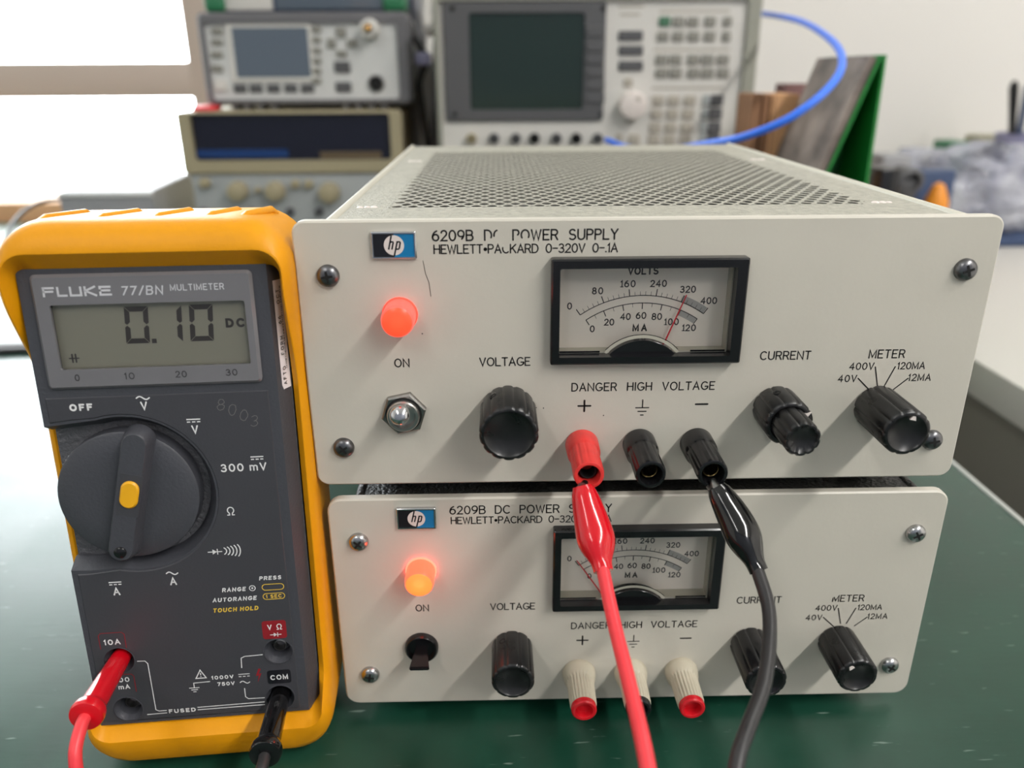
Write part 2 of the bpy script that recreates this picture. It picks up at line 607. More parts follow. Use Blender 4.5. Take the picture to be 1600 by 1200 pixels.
# ------------------------------------------------------------------ lettering
G = {
    'A': (.72, [[(0, 0), (.36, 1), (.72, 0)], [(.13, .34), (.59, .34)]]),
    'B': (.64, [[(0, .53), (0, 1), (.36, 1)] + arc(.38, .765, .21, .235, 90, -90) + [(0, .53)], [(0, .53), (0, 0), (.36, 0)] + arc(.38, .265, .26, .265, -90, 90)]),
    'C': (.72, [arc(.4, .5, .4, .5, 48, 312, 20)]),
    'J': (.5, [[(.5, 1), (.5, .28)] + arc(.25, .28, .25, .28, 0, -180)]),
    '5': (.58, [[(.52, 1), (.08, 1), (.04, .56)] + arc(.27, .32, .31, .32, 130, -150, 14)]),
    '/': (.42, [[(0, -.05), (.42, 1.05)]]),
    'm': (.84, [[(0, 0), (0, .7)], [(0, .45)] + arc(.21, .47, .21, .23, 180, 0) + [(.42, 0)], arc(.63, .47, .21, .23, 180, 0) + [(.84, 0)]]),
    'D': (.68, [[(0, 0), (0, 1), (.25, 1)] + arc(.28, .5, .4, .5, 90, -90) + [(0, 0)]]),
    'E': (.56, [[(.56, 1), (0, 1), (0, 0), (.56, 0)], [(0, .52), (.46, .52)]]),
    'F': (.54, [[(.54, 1), (0, 1), (0, 0)], [(0, .5), (.44, .5)]]),
    'G': (.74, [arc(.4, .5, .4, .5, 48, 345, 22), [(.46, .42), (.77, .42), (.77, .2)]]),
    'H': (.66, [[(0, 0), (0, 1)], [(.66, 0), (.66, 1)], [(0, .52), (.66, .52)]]),
    'I': (.02, [[(.01, 0), (.01, 1)]]),
    'K': (.64, [[(0, 0), (0, 1)], [(.62, 1), (0, .38)], [(.22, .6), (.64, 0)]]),
    'L': (.54, [[(0, 1), (0, 0), (.54, 0)]]),
    'M': (.8, [[(0, 0), (0, 1), (.4, .12), (.8, 1), (.8, 0)]]),
    'N': (.68, [[(0, 0), (0, 1), (.68, 0), (.68, 1)]]),
    'O': (.78, [arc(.39, .5, .39, .5, 90, 450, 24)]),
    'P': (.58, [[(0, 0), (0, 1), (.34, 1)] + arc(.34, .74, .24, .26, 90, -90) + [(0, .48)]]),
    'R': (.62, [[(0, 0), (0, 1), (.36, 1)] + arc(.36, .74, .24, .26, 90, -90) + [(0, .48)], [(.36, .48), (.62, 0)]]),
    'S': (.62, [arc(.31, .75, .27, .25, 35, 270, 14) + arc(.31, .255, .31, .255, 85, -145, 14)]),
    'T': (.62, [[(0, 1), (.62, 1)], [(.31, 1), (.31, 0)]]),
    'U': (.66, [[(0, 1), (0, .32)] + arc(.33, .32, .33, .32, 180, 360) + [(.66, 1)]]),
    'V': (.68, [[(0, 1), (.34, 0), (.68, 1)]]),
    'W': (.94, [[(0, 1), (.24, 0), (.47, .92), (.70, 0), (.94, 1)]]),
    'X': (.62, [[(0, 0), (.62, 1)], [(0, 1), (.62, 0)]]),
    'Y': (.64, [[(0, 1), (.32, .5), (.64, 1)], [(.32, .5), (.32, 0)]]),
    '0': (.62, [arc(.31, .5, .31, .5, 90, 450, 24)]),
    '1': (.2, [[(0, .8), (.16, 1), (.16, 0)]]),
    '2': (.58, [arc(.29, .72, .27, .28, 165, -35) + [(0, 0), (.58, 0)]]),
    '3': (.58, [arc(.27, .76, .25, .24, 150, -90) + arc(.27, .265, .3, .265, 88, -150)]),
    '4': (.64, [[(.46, 0), (.46, 1), (0, .3), (.64, .3)]]),
    '6': (.6, [arc(.62, .32, .62, .68, 108, 180) + arc(.3, .31, .3, .31, 180, 540, 20)]),
    '7': (.56, [[(0, 1), (.56, 1), (.16, 0)]]),
    '8': (.6, [arc(.3, .76, .24, .24, 90, 450, 18), arc(.3, .26, .3, .26, 90, 450, 18)]),
    '9': (.6, [arc(-.02, .68, .62, .68, -72, 0) + arc(.3, .69, .3, .31, 0, 360, 20)]),
    '-': (.5, [[(0, .5), (.5, .5)]]),
    '.': (.06, [[(.0, .03), (.06, .03)]]),
    '*': (.3, [arc(.15, .45, .06, .06, 0, 360, 10), arc(.15, .45, .14, .14, 0, 360, 12)]),
    # letters whose paint is partly worn away
    'n': (.6, [arc(.3, .69, .3, .31, 20, 300, 16), arc(-.02, .68, .62, .68, -50, 0)]),
    'd': (.68, [[(0, 0), (0, 1), (.25, 1)] + arc(.28, .5, .4, .5, 90, -30)]),
    'c': (.72, [arc(.4, .5, .4, .5, 105, 190, 10)]),
    'p': (.58, [[(.0, .28), (0, 1), (.34, 1)] + arc(.34, .74, .24, .26, 90, -60), [(0, 0), (.0, .16)]]),
    'o': (.78, [arc(.39, .5, .39, .5, -30, 215, 18)]),
    'k': (.72, [arc(.4, .5, .4, .5, 165, 312, 14)]),
    '%': (.8, [[(0, 0), (0, .55)], [(0.14, .7), (.4, .12), (.8, 1), (.8, 0)]]),
}


SP = 4.8


def engrave(mb, s, x0, x1, z0, h, lw, y, slant=0.0, conv=None):
    """single-stroke engraved capitals, spread from x0 to x1 on baseline z0"""
    ws = sum(G[c][0] * h for c in s if c != ' ')
    gaps = 0.0
    for i, c in enumerate(s[:-1]):
        if s[i + 1] == ' ':
            gaps += 0.0
        elif c == ' ':
            gaps += SP
        else:
            gaps += 1.0
    gap = (x1 - x0 - ws) / max(gaps, 1e-6)
    x = x0 if len(s) > 1 else (x0 + x1 - ws) / 2
    for i, c in enumerate(s):
        if c == ' ':
            x += SP * gap
            continue
        wd, strokes = G[c]
        for st in strokes:
            mb.ribbon([(x + p[0] * h + slant * p[1] * h, z0 + p[1] * h) for p in st], lw, y, conv=conv)
        x += wd * h
        if i + 1 < len(s) and s[i + 1] != ' ':
            x += gap
    return mb


def typeset(mb, s, x0, x1, z0, h, y, bold=0.0, slant=0.0, conv=None):
    """plain sans lettering of even weight fitted to a box"""
    lw = h * (0.14 + bold * 2.6)
    hh = h - lw
    gap = 0.17 * h + lw
    nat = sum((G[c][0] * hh + gap) if c != ' ' else 0.42 * h for c in s) - gap
    k = (x1 - x0 - lw - slant * hh) / nat if len(s) > 1 else 1.0
    x = x0 + lw / 2 if len(s) > 1 else (x0 + x1 - nat) / 2
    for c in s:
        if c == ' ':
            x += 0.42 * h * k
            continue
        wd, strokes = G[c]
        for st in strokes:
            mb.ribbon([(x + p[0] * hh * k + slant * p[1] * hh, z0 + lw / 2 + p[1] * hh) for p in st], lw, y, conv=conv)
        x += (wd * hh + gap) * k
    return mb


# ================================================================== THE ROOM
FL = -750
YB = 1250
mb = MB(); mb.box(-2300, 2400, -2600, 1400, FL - 40, FL)
struct(mb.build('floor', M['floor'], smooth=0))
mb = MB(); mb.box(-2300, 2400, -2600, 1400, 1800, 1840)
struct(mb.build('ceiling', M['ceil'], smooth=0))
WX0, WX1, WZ0, WZ1 = -1930, -564, 30, 1420
mb = MB()
mb.prism([(-2300, FL), (2400, FL), (2400, 1800), (-2300, 1800)], YB, YB + 120,
         holes=[[(WX0, WZ0), (WX1, WZ0), (WX1, WZ1), (WX0, WZ1)]])
struct(mb.build('wall_back', M['wall'], smooth=0))
mb = MB(); mb.box(-2340, -2300, -2600, 1400, FL, 1800)
struct(mb.build('wall_left', M['wall'], smooth=0))
mb = MB(); mb.box(2400, 2440, -2600, 1400, FL, 1800)
struct(mb.build('wall_right', M['wall'], smooth=0))
mb = MB(); mb.box(-2300, 2400, -2640, -2600, FL, 1800)
struct(mb.build('wall_front', M['frontwall'], smooth=0))
# window with a wide middle rail
mb = MB()
yf0, yf1 = YB - 30, YB + 60
mb.box(WX0 - 45, WX0 + 3, yf0, yf1, WZ0 - 3, WZ1 + 45, 3)
mb.box(WX1 - 3, WX1 + 70, yf0, yf1, WZ0 - 3, WZ1 + 45, 3)
mb.box(WX0, WX1, yf0, yf1, WZ1 - 3, WZ1 + 45, 3)
mb.box(WX0, WX1, yf0, yf1, 194, 252, 2)
win = struct(mb.build('window_1', M['mullion']))
mb = MB(); mb.box(WX0, WX1, YB + 20, YB + 24, WZ0, 194); mb.box(WX0, WX1, YB + 20, YB + 24, 252, WZ1)
mb.build('window_glass', M['pane'], win, smooth=0)
mb = MB(); mb.box(-2290, -440, YB - 105, YB - 1, -75, 29, 2)
struct(mb.build('trim_1', M['wood']))

# ================================================================== WORKBENCH AND DESK
bench = thing('workbench', 'green laminate workbench with aluminium edge under the power supplies', 'workbench', (-700, 400, FL))
bo = (700, -400, -FL)
mb = MB(bo); mb.box(-1650, 238, -560, 1130, -28, 0, 1.0)
mb.build('bench_top', M['bench'], bench)
mb = MB(bo); mb.box(238.2, 241.5, -560, 1130, -29, 0.4, 0.5)
mb.build('edge_strip', M['trimalu'], bench)
for x in (-1600, 160):
    for y in (-500, 1060):
        mb = MB(bo); mb.box(x, x + 50, y, y + 50, FL, -28)
        mb.build('leg', M['deskside'], bench)
desk = thing('white_desk', 'white laminate desk to the right of the green workbench', 'desk', (900, 400, FL))
do = (-900, -400, -FL)
mb = MB(do); mb.box(361, 1500, -500, 1240, -31, 0, 1.5)
mb.build('desk_top', M['desk'], desk)
for x in (372, 1450):
    mb = MB(do); mb.box(x, x + 20, -480, 1220, FL, -31)
    mb.build('side_panel', M['deskside'], desk)


# ================================================================== POWER SUPPLIES
def flutes(nf, depth, width):
    def f(a):
        k = a / (2 * pi / nf)
        d = abs(k - round(k)) * (2 * pi / nf)
        return 1 - depth * exp(-(d / width) ** 2)
    return f


ZO = (0, 0, 6)


def knob(parent, x, z, R, L, m, nf=10, pointer=None, screw=None, small=None):
    mb = MB(ZO)
    fl = flutes(nf, 0.05, 0.06)
    prof = [(R * 0.985, 0.4), (R, 1.2), (R, L - 0.9), (R - 0.5, L - 0.2), (R - 0.9, L), (R - 1.5, L), (R - 2.0, L - 0.5),
            (R * 0.45, L - 1.3), (R * 0.28, L - 1.6), (0.05, L - 1.6)]
    mb.lathe(prof, (x, 0, z), (0, -1, 0), 120, fl, fl_to=4)
    k = mb.build('control_knob', m, parent)
    if small:
        r2, l2 = small
        mb = MB(ZO)
        prof = [(r2, L - 1.8), (r2, l2 - 0.8), (r2 - 0.5, l2), (r2 - 1.1, l2), (r2 - 1.5, l2 - 0.5), (r2 * 0.4, l2 - 1.2), (0.05, l2 - 1.4)]
        mb.lathe(prof, (x, 0, z), (0, -1, 0), 100, flutes(10, 0.08, 0.09), fl_to=3)
        mb.build('inner_knob', m, k)
    if pointer is not None:
        ang, rad, yy = pointer
        a = radians(ang)
        d, n = Vector((sin(a), cos(a))), Vector((cos(a), -sin(a)))
        c = Vector((x, z))
        mb = MB(ZO)
        tip, b1, b2 = c + d * (rad + 1.4), c + d * (rad - 0.9) + n * 1.0, c + d * (rad - 0.9) - n * 1.0
        mb.prism([tuple(tip), tuple(b2), tuple(b1)], -yy - 0.15, -yy + 0.5)
        mb.build('pointer_mark', M['white'], k)
    if screw is not None:
        a = radians(screw[0])
        d = Vector((sin(a), 0, cos(a)))
        mb = MB(ZO)
        o = Vector((x, -screw[1], z)) + d * (R - 0.9)
        mb.lathe([(1.25, 0), (1.25, 0.95), (0.8, 0.97), (0.8, 0.3)], o, d, 16)
        mb.build('set_screw', M['dark'], k)
    return k


def pan_screw(parent, x, z, m, ang):
    mb = MB(ZO)
    prof = [(3.5, 0), (3.5, 0.7), (3.25, 1.4), (2.6, 2.0), (1.6, 2.35), (0.1, 2.45)]
    mb.lathe(prof, (x, 0, z), (0, -1, 0), 28)
    s = mb.build('panel_screw', m, parent)
    mb = MB(ZO)
    pts = []
    for k in range(4):
        a = radians(ang + 90 * k)
        d, n = Vector((cos(a), sin(a))), Vector((-sin(a), cos(a)))
        for q in (d * 0.45 - n * 0.42, d * 1.75 - n * 0.32, d * 1.75 + n * 0.32, d * 0.45 + n * 0.42):
            pts.append((x + q.x, z + q.y))
    mb.prism(pts, -2.47, -1.6)
    mb.build('slot_shade', M['dark'], s)  # dark cross on the head, painted shade instead of a cut recess


def pointed_post(parent, x, z, m, L=22.5):
    mb = MB(ZO)
    prof = [(5.1, 0), (5.55, 0.6), (5.4, 7.2), (4.95, 8.2), (4.75, 9.0), (4.85, L - 1.2), (4.6, L - 0.2), (4.2, L), (3.55, L - 0.1), (3.4, L - 1), (3.3, L - 9), (0.05, L - 9)]
    mb.lathe(prof, (x, 0, z), (0, -1, 0), 90, flutes(12, 0.06, 0.07), fl_from=4, fl_to=5)
    p = mb.build('binding_post', m, parent)
    mb = MB(ZO)
    mb.lathe([(2.7, L - 9), (2.7, L - 3.4), (2.5, L - 3.2), (2.3, L - 3.4), (2.3, L - 8.6)], (x, 0, z), (0, -1, 0), 28, cap0=False, cap1=False)
    mb.build('socket_sleeve', M['brass'] if m is M['black'] else M['dark'], p)
    return p


def ribbed_post(parent, x, z, tipm, L=20.0):
    mb = MB(ZO)
    prof = [(5.9, 0), (6.2, 0.8), (6.15, 2.2), (5.75, 4.6), (5.3, 5.6), (5.1, 6.2), (4.85, L - 3.0), (4.6, L - 2.2), (3.2, L - 2.2)]
    mb.lathe(prof, (x, 0, z), (0, -1, 0), 144, lambda a: 1 - 0.08 * (0.5 - 0.5 * cos(24 * a)) ** 2, fl_from=5, fl_to=6, cap1=False)
    p = mb.build('binding_post', M['beigeplastic'], parent)
    mb = MB(ZO)
    mb.lathe([(4.45, L - 3), (4.6, L - 1.4), (4.5, L - 0.4), (4.0, L), (3.2, L - 0.1), (2.85, L - 0.8), (2.7, L - 8), (0.05, L - 8)], (x, 0, z), (0, -1, 0), 40)
    mb.build('post_tip', tipm, p)
    mb = MB(ZO)
    mb.lathe([(2.2, L - 8), (2.2, L - 4), (1.9, L - 3.8), (1.8, L - 7.8)], (x, 0, z), (0, -1, 0), 24, cap0=False, cap1=False)
    mb.build('socket_sleeve', M['steel'], p)
    return p


KD = 0.9879          # dial plate sits 5 mm behind the panel
DC, DV, DM = (-0.26, 29.23), 34.48, 32.0      # dial scale centre and radii


def dp(r, deg):
    return DC[0] + r * sin(radians(deg)), DC[1] + r * cos(radians(deg))


def panel_meter(parent, needle_deg, rim_m):
    # black moulded frame
    mb = MB(ZO)
    mb.prism(rr(-30, 30.1, 43.6, 77.4, 0.6, 2), -4.0, 0, holes=[rr(-27.3, 26.6, 46.2, 74.5, 0.5, 2)], cham=0.5)
    mb.box(-29.9, 30, 6.5, 7.5, 43.8, 77.2)
    mt = mb.build('panel_meter', M['black'], parent)
    # hump cover over the pivot
    mb = MB(ZO)
    hump = arc(-0.7, 36.6, 14.2, 14.2, 38, 142, 24)
    mb.prism([(-11.2, 45.4), (9.8, 45.4)] + [p for p in hump if p[1] > 45.8], -1.4, 3.0, cham=0.12)
    mb.build('pivot_cover', M['black'], mt)
    # clear moulded edge seen around the hump and along the sides
    mb = MB(ZO)
    out = arc(-0.7, 36.6, 15.1, 15.1, 40, 140, 24)
    mb.ribbon(out, 1.0, -0.35, caps=False)
    mb.box(26.3, 29, 0.3, 5.0, 44.6, 76.6)
    mb.box(-29.3, -27.1, 0.3, 5.0, 44.6, 76.6)
    mb.box(-27.1, 26.3, 0.3, 5.0, 44.6, 46.5)
    mb.build('acrylic_edge', rim_m, mt)
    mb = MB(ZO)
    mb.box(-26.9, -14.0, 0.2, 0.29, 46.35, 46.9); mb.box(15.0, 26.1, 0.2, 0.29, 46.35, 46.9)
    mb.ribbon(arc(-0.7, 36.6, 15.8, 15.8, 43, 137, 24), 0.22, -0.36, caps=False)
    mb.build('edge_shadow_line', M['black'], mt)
    mb = MB(ZO)
    mb.prism(rr(-29, 28.5, 44.6, 76.5, 0.3, 2), 5.0, 5.5)
    mb.build('dial_plate', M['dial'], mt)
    y = 4.93
    mb = MB(ZO)
    mb.ribbon([dp(DV, a) for a in [-35 + 70 * i / 40 for i in range(41)]], 0.28, y, caps=False)
    mb.ribbon([dp(DM, a) for a in [-34 + 68 * i / 40 for i in range(41)]], 0.28, y, caps=False)
    for i in range(26):
        a = -35 + 70 * i / 25
        big = i % 5 == 0
        mb.ribbon([dp(DV, a), dp(DV + (2.3 if big else 1.3), a)], 0.30 if big else 0.13, y, caps=False)
    for i in range(13):
        a = -34 + 68 * i / 12
        big = i % 2 == 0
        mb.ribbon([dp(DM, a), dp(DM - (2.0 if big else 1.3), a)], 0.30 if big else 0.13, y, caps=False)
    f = lambda q: (-46.3 + (q[0] + 46.3) * 1.008 * KD, 129.6 - (129.6 - q[1]) * 1.008 * KD)
    for s, c, hw in (('0', (-23.4, 60.2), .75), ('80', (-14.6, 65.1), 1.75), ('160', (-5.0, 67.3), 2.35), ('240', (4.7, 67.3), 2.6), ('320', (14.2, 65.3), 2.5), ('400', (21.2, 61.0), 2.6),
                     ('0', (-15.9, 52.5), .75), ('20', (-10.5, 54.7), 1.6), ('40', (-5.3, 56.5), 1.65), ('60', (-0.3, 56.8), 1.65), ('80', (4.8, 56.4), 1.65), ('100', (9.7, 54.6), 2.3), ('120', (15.5, 52.5), 2.2)):
        x, z = f(c)
        engrave(mb, s, x - hw + .15, x + hw - .15, z - 1.0 + (.5 if s == '400' else 0), 1.95, 0.38, y)
        if s[0] == '1':
            mb.ribbon([(x - hw - .05, z - 1.0), (x - hw + .85, z - 1.0)], 0.24, y)
    x, z = f((-0.4, 71.4)); engrave(mb, 'VOLTS', x - 4.6, x + 4.6, z - 1.0, 2.0, 0.5, y)
    x, z = f((-0.5, 52.7)); engrave(mb, 'MA', x - 2.1, x + 2.1, z - 1.0, 1.95, 0.5, y)
    mb.build('dial_marks', M['dialink'], mt, smooth=0)
    mb = MB(ZO)
    for r0, r1, a0, a1 in ((DV + .15, DV + 2.2, 21, 34.6), (DM - 1.9, DM - .15, 22.7, 33.6)):
        A = [a0 + (a1 - a0) * i / 10 for i in range(11)]
        vo = [mb.v(dp(r1, a)[0], 4.96, dp(r1, a)[1]) for a in A]
        vi = [mb.v(dp(r0, a)[0], 4.96, dp(r0, a)[1]) for a in A]
        for i in range(10):
            mb.f([vo[i], vi[i], vi[i + 1], vo[i + 1]])
    mb.build('dial_band', M['dialgrey'], mt, smooth=0)
    mb = MB(ZO)
    p0, p1 = dp(19, needle_deg), dp(37.4, needle_deg)
    mb.tube([(p0[0], 3.2, p0[1]), (p1[0], 3.6, p1[1])], [0.3, 0.2], 8)
    mb.build('needle', M['needle'], mt)
    mb = MB(ZO)
    mb.prism(rr(-27.3, 26.6, 46.3, 74.5, 0.3, 2), -0.3, 0.15)
    mb.build('meter_glass', M['glass'], mt, smooth=0)
    return mt


def logo(parent):
    mb = MB(ZO)
    mb.prism(rr(-84.1, -70.6, 77.5, 85.7, 0.3, 2), -1.3, 0, cham=0.25, holes=[rr(-83.5, -71.2, 78.1, 85.1, 0.15, 2)])
    lg = mb.build('maker_badge', M['chrome'], parent)
    cx, cz, y = -77.3, 81.6, -1.0
    mb = MB(ZO); mb.prism([(-83.6, 78), (cx, 78), (cx, 85.2), (-83.6, 85.2)], y, 0)
    mb.build('badge_black_field', M['hpblack'], lg, smooth=0)
    mb = MB(ZO); mb.prism([(cx, 78), (-71.1, 78), (-71.1, 85.2), (cx, 85.2)], y, 0)
    mb.build('badge_blue_field', M['hpblue'], lg, smooth=0)
    mb = MB(ZO); mb.flat(circ(cx, cz, 3.05, 40), y - 0.05)
    mb.build('badge_disc', M['white'], lg, smooth=0)
    k = 1 / 68.0
    g = lambda pts: [(cx + (p[0] - 735) * k, cz - (p[1] - 555) * k) for p in pts]
    mb = MB(ZO)
    for st in ([(692, 352), (622, 640)], [(655, 500), (690, 482), (715, 482), (722, 500), (688, 640)],
               [(806, 478), (730, 775)], [(790, 485), (850, 482), (866, 500), (842, 612), (822, 632), (765, 634)]):
        mb.ribbon(g(st), 0.46, y - 0.09, caps=False)
    mb.build('badge_letters', M['hpblack'], lg, smooth=0)


def lettering(parent, name, items, m='print'):
    mb = MB(ZO)
    for it in items:
        if it[0] == 'line':
            mb.ribbon(it[1], it[2], -0.06)
        else:
            engrave(mb, it[0], it[1], it[2], it[3], it[4], it[5], -0.06)
    return mb.build(name, M[m], parent, smooth=0)


def perforated_cover(zt):
    """top sheet with real staggered holes"""
    mb = MB(ZO)
    px_, q, R = 5.33, 4.62, 1.78
    x0, y0, nx, ny = -82.5, 30.0, 30, 43
    def quad(xa, xb, ya, yb):
        mb.f([mb.v(xa, ya, zt), mb.v(xb, ya, zt), mb.v(xb, yb, zt), mb.v(xa, yb, zt)])
    ring = [(1, -.0), (1, .6), (.55, 1), (0, 1), (-.55, 1), (-1, .6), (-1, 0), (-1, -.6), (-.55, -1), (0, -1), (.55, -1), (1, -.6)]
    for j in range(ny):
        off = px_ / 2 if j % 2 else 0
        yc = y0 + (j + .5) * q
        if off:
            quad(x0, x0 + off, yc - q / 2, yc + q / 2)
        else:
            quad(x0 + nx * px_, x0 + nx * px_ + px_ / 2, yc - q / 2, yc + q / 2)
        for i in range(nx):
            xc = x0 + off + (i + .5) * px_
            o = [mb.v(xc + a * px_ / 2, yc + b * q / 2, zt) for a, b in ring]
            h = [mb.v(xc + R * cos(2 * pi * k / 12), yc + R * sin(2 * pi * k / 12), zt) for k in range(12)]
            l = [mb.v(xc + R * cos(2 * pi * k / 12), yc + R * sin(2 * pi * k / 12), zt - 0.12) for k in range(12)]
            for k in range(12):
                k2 = (k + 1) % 12
                mb.f([o[k], o[k2], h[k2], h[k]])
                mb.f([h[k], h[k2], l[k2], l[k]])
    xe, ye = x0 + nx * px_ + px_ / 2, y0 + ny * q
    quad(-97, 97, 3.2, y0)
    quad(-97, 97, ye, 268)
    quad(-97, x0, y0, ye)
    quad(xe, 97, y0, ye)
    return mb


def power_supply(label, loc, upper):
    ps = thing('dc_power_supply', label, 'power supply', loc, (0, 0, 0), 'stacked bench power supplies')
    W, H = 107.95, 88.9
    mb = MB(ZO)
    mb.prism(rr(-W, W, 0, H, 4.0 if upper else 5.0, 6), 0, 3.2, holes=[[(-29.5, 44), (29.5, 44), (29.5, 77), (-29.5, 77)]], cham=0.55)
    mb.build('front_panel', M['panel'], ps)
    cm = M['cover'] if upper else M['blackcover']
    # body of the case
    mb = MB(ZO)
    mb.box(-97.5, -96, 3.2, 268, 2, 87.5); mb.box(96, 97.5, 3.2, 268, 2, 87.5)
    mb.box(-96, 96, 266.5, 268, 2, 87.5); mb.box(-96, 96, 3.2, 268, 1.0, 2.2)
    mb.build('case_body', cm, ps, smooth=0)
    mb = MB(ZO); mb.box(-95.8, 95.8, 16, 266, 2.4, 66)
    mb.build('case_interior_shade', M['dark'], ps, smooth=0)  # near-black block standing for the shade behind the cover holes
    if upper:
        mb = perforated_cover(87.9)
        mb.build('perforated_cover', cm, ps, smooth=0)
    else:
        mb = MB(ZO); mb.box(-97, 97, 3.2, 268, 86.9, 87.9)
        mb.build('top_cover', cm, ps, smooth=0)
    for s in (-1, 1):
        mb = MB(ZO)
        mb.tube([(s * 97.2, 3.4, 87.2), (s * 97.2, 268, 87.2)], 1.7, 14)
        mb.build('edge_rail', M['rail'] if upper else cm, ps)
    for x, y in ((-88, 25), (88, 25), (-88, 245), (88, 245)):
        mb = MB(ZO)
        mb.lathe([(5, 1.2), (5, -6.0), (4.2, -6.0)], (x, y, 0), (0, 0, 1), 20)
        mb.build('foot', M['blackworn'], ps)
    if upper:
        for x, y in ((-90, 31.5), (84.5, 33), (86, 175), (-88, 180)):
            mb = MB(ZO)
            for k in range(3):
                mb.sphere((x + k * 2.3 - 2, y + random.uniform(-.6, .6), 87.9), random.uniform(1.1, 1.7), 8, 6, 0.4)
            mb.build('paint_chip', M['white'], ps)
    sm = M['screw'] if upper else M['screwbright']
    for (x, z), a in zip(((-98, 72.3), (98.3, 72.3), (-98, 14.2), (98.8, 14.2)), (8, 20, 35, 12) if upper else (50, 28, 80, 62)):
        pan_screw(ps, x, z, sm, a)
    logo(ps)
    if upper:
        lettering(ps, 'title_lettering', [('620nB dc poWER SUPPLY', -65.7, -9.9, 82.7, 3.0, .50), ('HEWLETT*PAkKARD 0-320V 0-.1A', -65.4, -9.8, 78.8, 2.55, .42)])
    else:
        lettering(ps, 'title_lettering', [('6209B DC POWER SUPPLY', -65.7, -9.9, 82.7, 3.0, .46), ('HEWLETT*PACKARD 0-320V 0-.1A', -65.4, -9.8, 78.8, 2.55, .40)])
    lettering(ps, 'lamp_lettering', [('ON', -79.4, -74.9, 42.4, 2.6, .42)])
    lettering(ps, 'voltage_lettering', [('VOLTAGE', -52.3, -36.3, 42.4, 2.65, .42)])
    lettering(ps, 'terminal_lettering', [('DANGER HIGH VOLTAGE', -22.6, 23.8, 33.3, 2.65, .42),
              ('line', [(-20.4, 28), (-16.4, 28)], .62), ('line', [(-18.4, 26.1), (-18.4, 29.9)], .62), ('line', [(18.2, 28.1), (22.1, 28.1)], .62),
              ('line', [(0.7, 29.9), (0.7, 27.3)], .36), ('line', [(-1.5, 27.1), (2.8, 27.1)], .36), ('line', [(-.7, 25.8), (2.0, 25.8)], .36), ('line', [(.2, 24.5), (1.1, 24.5)], .36)])
    lettering(ps, 'current_lettering', [('CURRENT', 37.8, 53.9, 43.4, 2.65, .42)])
    lettering(ps, 'meter_switch_lettering', [('METER' if upper else '%ETER', 73.0, 84.4, 43.5, 2.65, .42), ('400V', 67.3, 75.0, 39.6, 2.2, .37), ('40V', 64.2, 70.0, 35.4, 2.2, .37),
              ('120MA', 82.9, 91.7, 39.6, 2.2, .37), ('12MA', 87.2, 94.4, 35.5, 2.2, .37),
              ('line', [(70.6, 36.5), (75.0, 32.3)], .42), ('line', [(75.6, 40.4), (77.4, 33.6)], .42), ('line', [(82.1, 40.4), (79.6, 33.6)], .42), ('line', [(87.0, 36.3), (82.8, 32.4)], .42)])
    # pilot lamp
    mb = MB(ZO)
    mb.lathe([(5.1, 0), (5.1, 7.0), (4.9, 8.2), (4.55, 8.7)], (-76.8, 0, 59.8), (0, -1, 0), 40, cap1=False)
    lm = mb.build('pilot_lamp', M['lampdim'] if upper else M['lamp'], ps)
    mb = MB(ZO)
    mb.lathe([(4.55, 8.7), (3.6, 9.3), (2.0, 9.6), (0.05, 9.7)], (-76.8, 0, 59.8), (0, -1, 0), 40, cap0=False)
    mb.build('lamp_face', M['lampdimface'] if upper else M['lampface'], lm)
    mb = MB(ZO)
    mb.lathe([(5.1, 0.05), (5.55, 0.05), (5.5, 0.55), (5.1, 0.6)], (-76.8, 0, 59.8), (0, -1, 0), 40, cap0=False, cap1=False)
    mb.build('halo_ring', M['haloringdim'] if upper else M['haloring'], lm)  # glowing ring added to throw the red halo onto the panel
    if upper:
        # toggle switch in a hex nut
        mb = MB(ZO)
        hexa = [(-77.3 + 7.5 * cos(radians(12 + 60 * k)), 26.6 + 7.5 * sin(radians(12 + 60 * k))) for k in range(6)]
        mb.prism(hexa, -2.2, 0, cham=0.5)
        sw = mb.build('toggle_switch', M['steel'], ps)
        mb = MB(ZO)
        mb.lathe([(5.3, 2), (5.3, 3.8), (4.9, 4.3), (4.1, 4.3), (4.0, 3.8), (3.6, 2.3)], (-77.3, 0, 26.6), (0, -1, 0), 36)
        mb.build('switch_bushing', M['bushing'], sw)
        mb = MB(ZO)
        mb.lathe([(5.9, 2.15), (5.9, 2.3), (5.2, 2.3), (5.2, 2.15)], (-77.3, 0, 26.6), (0, -1, 0), 36, cap0=False, cap1=False)
        mb.build('nut_gap_shade', M['dark'], sw)  # dark ring painting the shaded gap between nut and bushing
        mb = MB(ZO)
        p0, p1 = Vector((-77.3, -2.4, 26.6)), Vector((-77.7, -11.5, 30.6))
        d = (p1 - p0)
        mb.tube([p0 + d * t for t in (0, .3, .6, .75, .85, .93, .98, 1.0)], [1.5, 1.9, 2.7, 3.2, 3.2, 2.6, 1.6, 0.3], 24)
        mb.build('switch_lever', M['chrome'], sw)
        k = knob(ps, -43.4, 26.6, 9.2, 18.5, M['blackworn'], 14, screw=(-32, 6))
        knob(ps, 44.5, 26.8, 7.6, 14.0, M['blackworn'], 10, pointer=(58, 6.1, 14.0), screw=(-15, 5.5), small=(5.7, 25.5))
        knob(ps, 78.0, 26.6, 7.5, 21.5, M['blackworn'], 10, pointer=(14, 5.4, 21.2))
        pointed_post(ps, -18.9, 14.2, M['redplastic'])
        pointed_post(ps, 0.2, 14.2, M['black'])
        pointed_post(ps, 19.4, 14.2, M['black'])
        panel_meter(ps, 21.3, M['rim'])
        mb = MB(ZO)
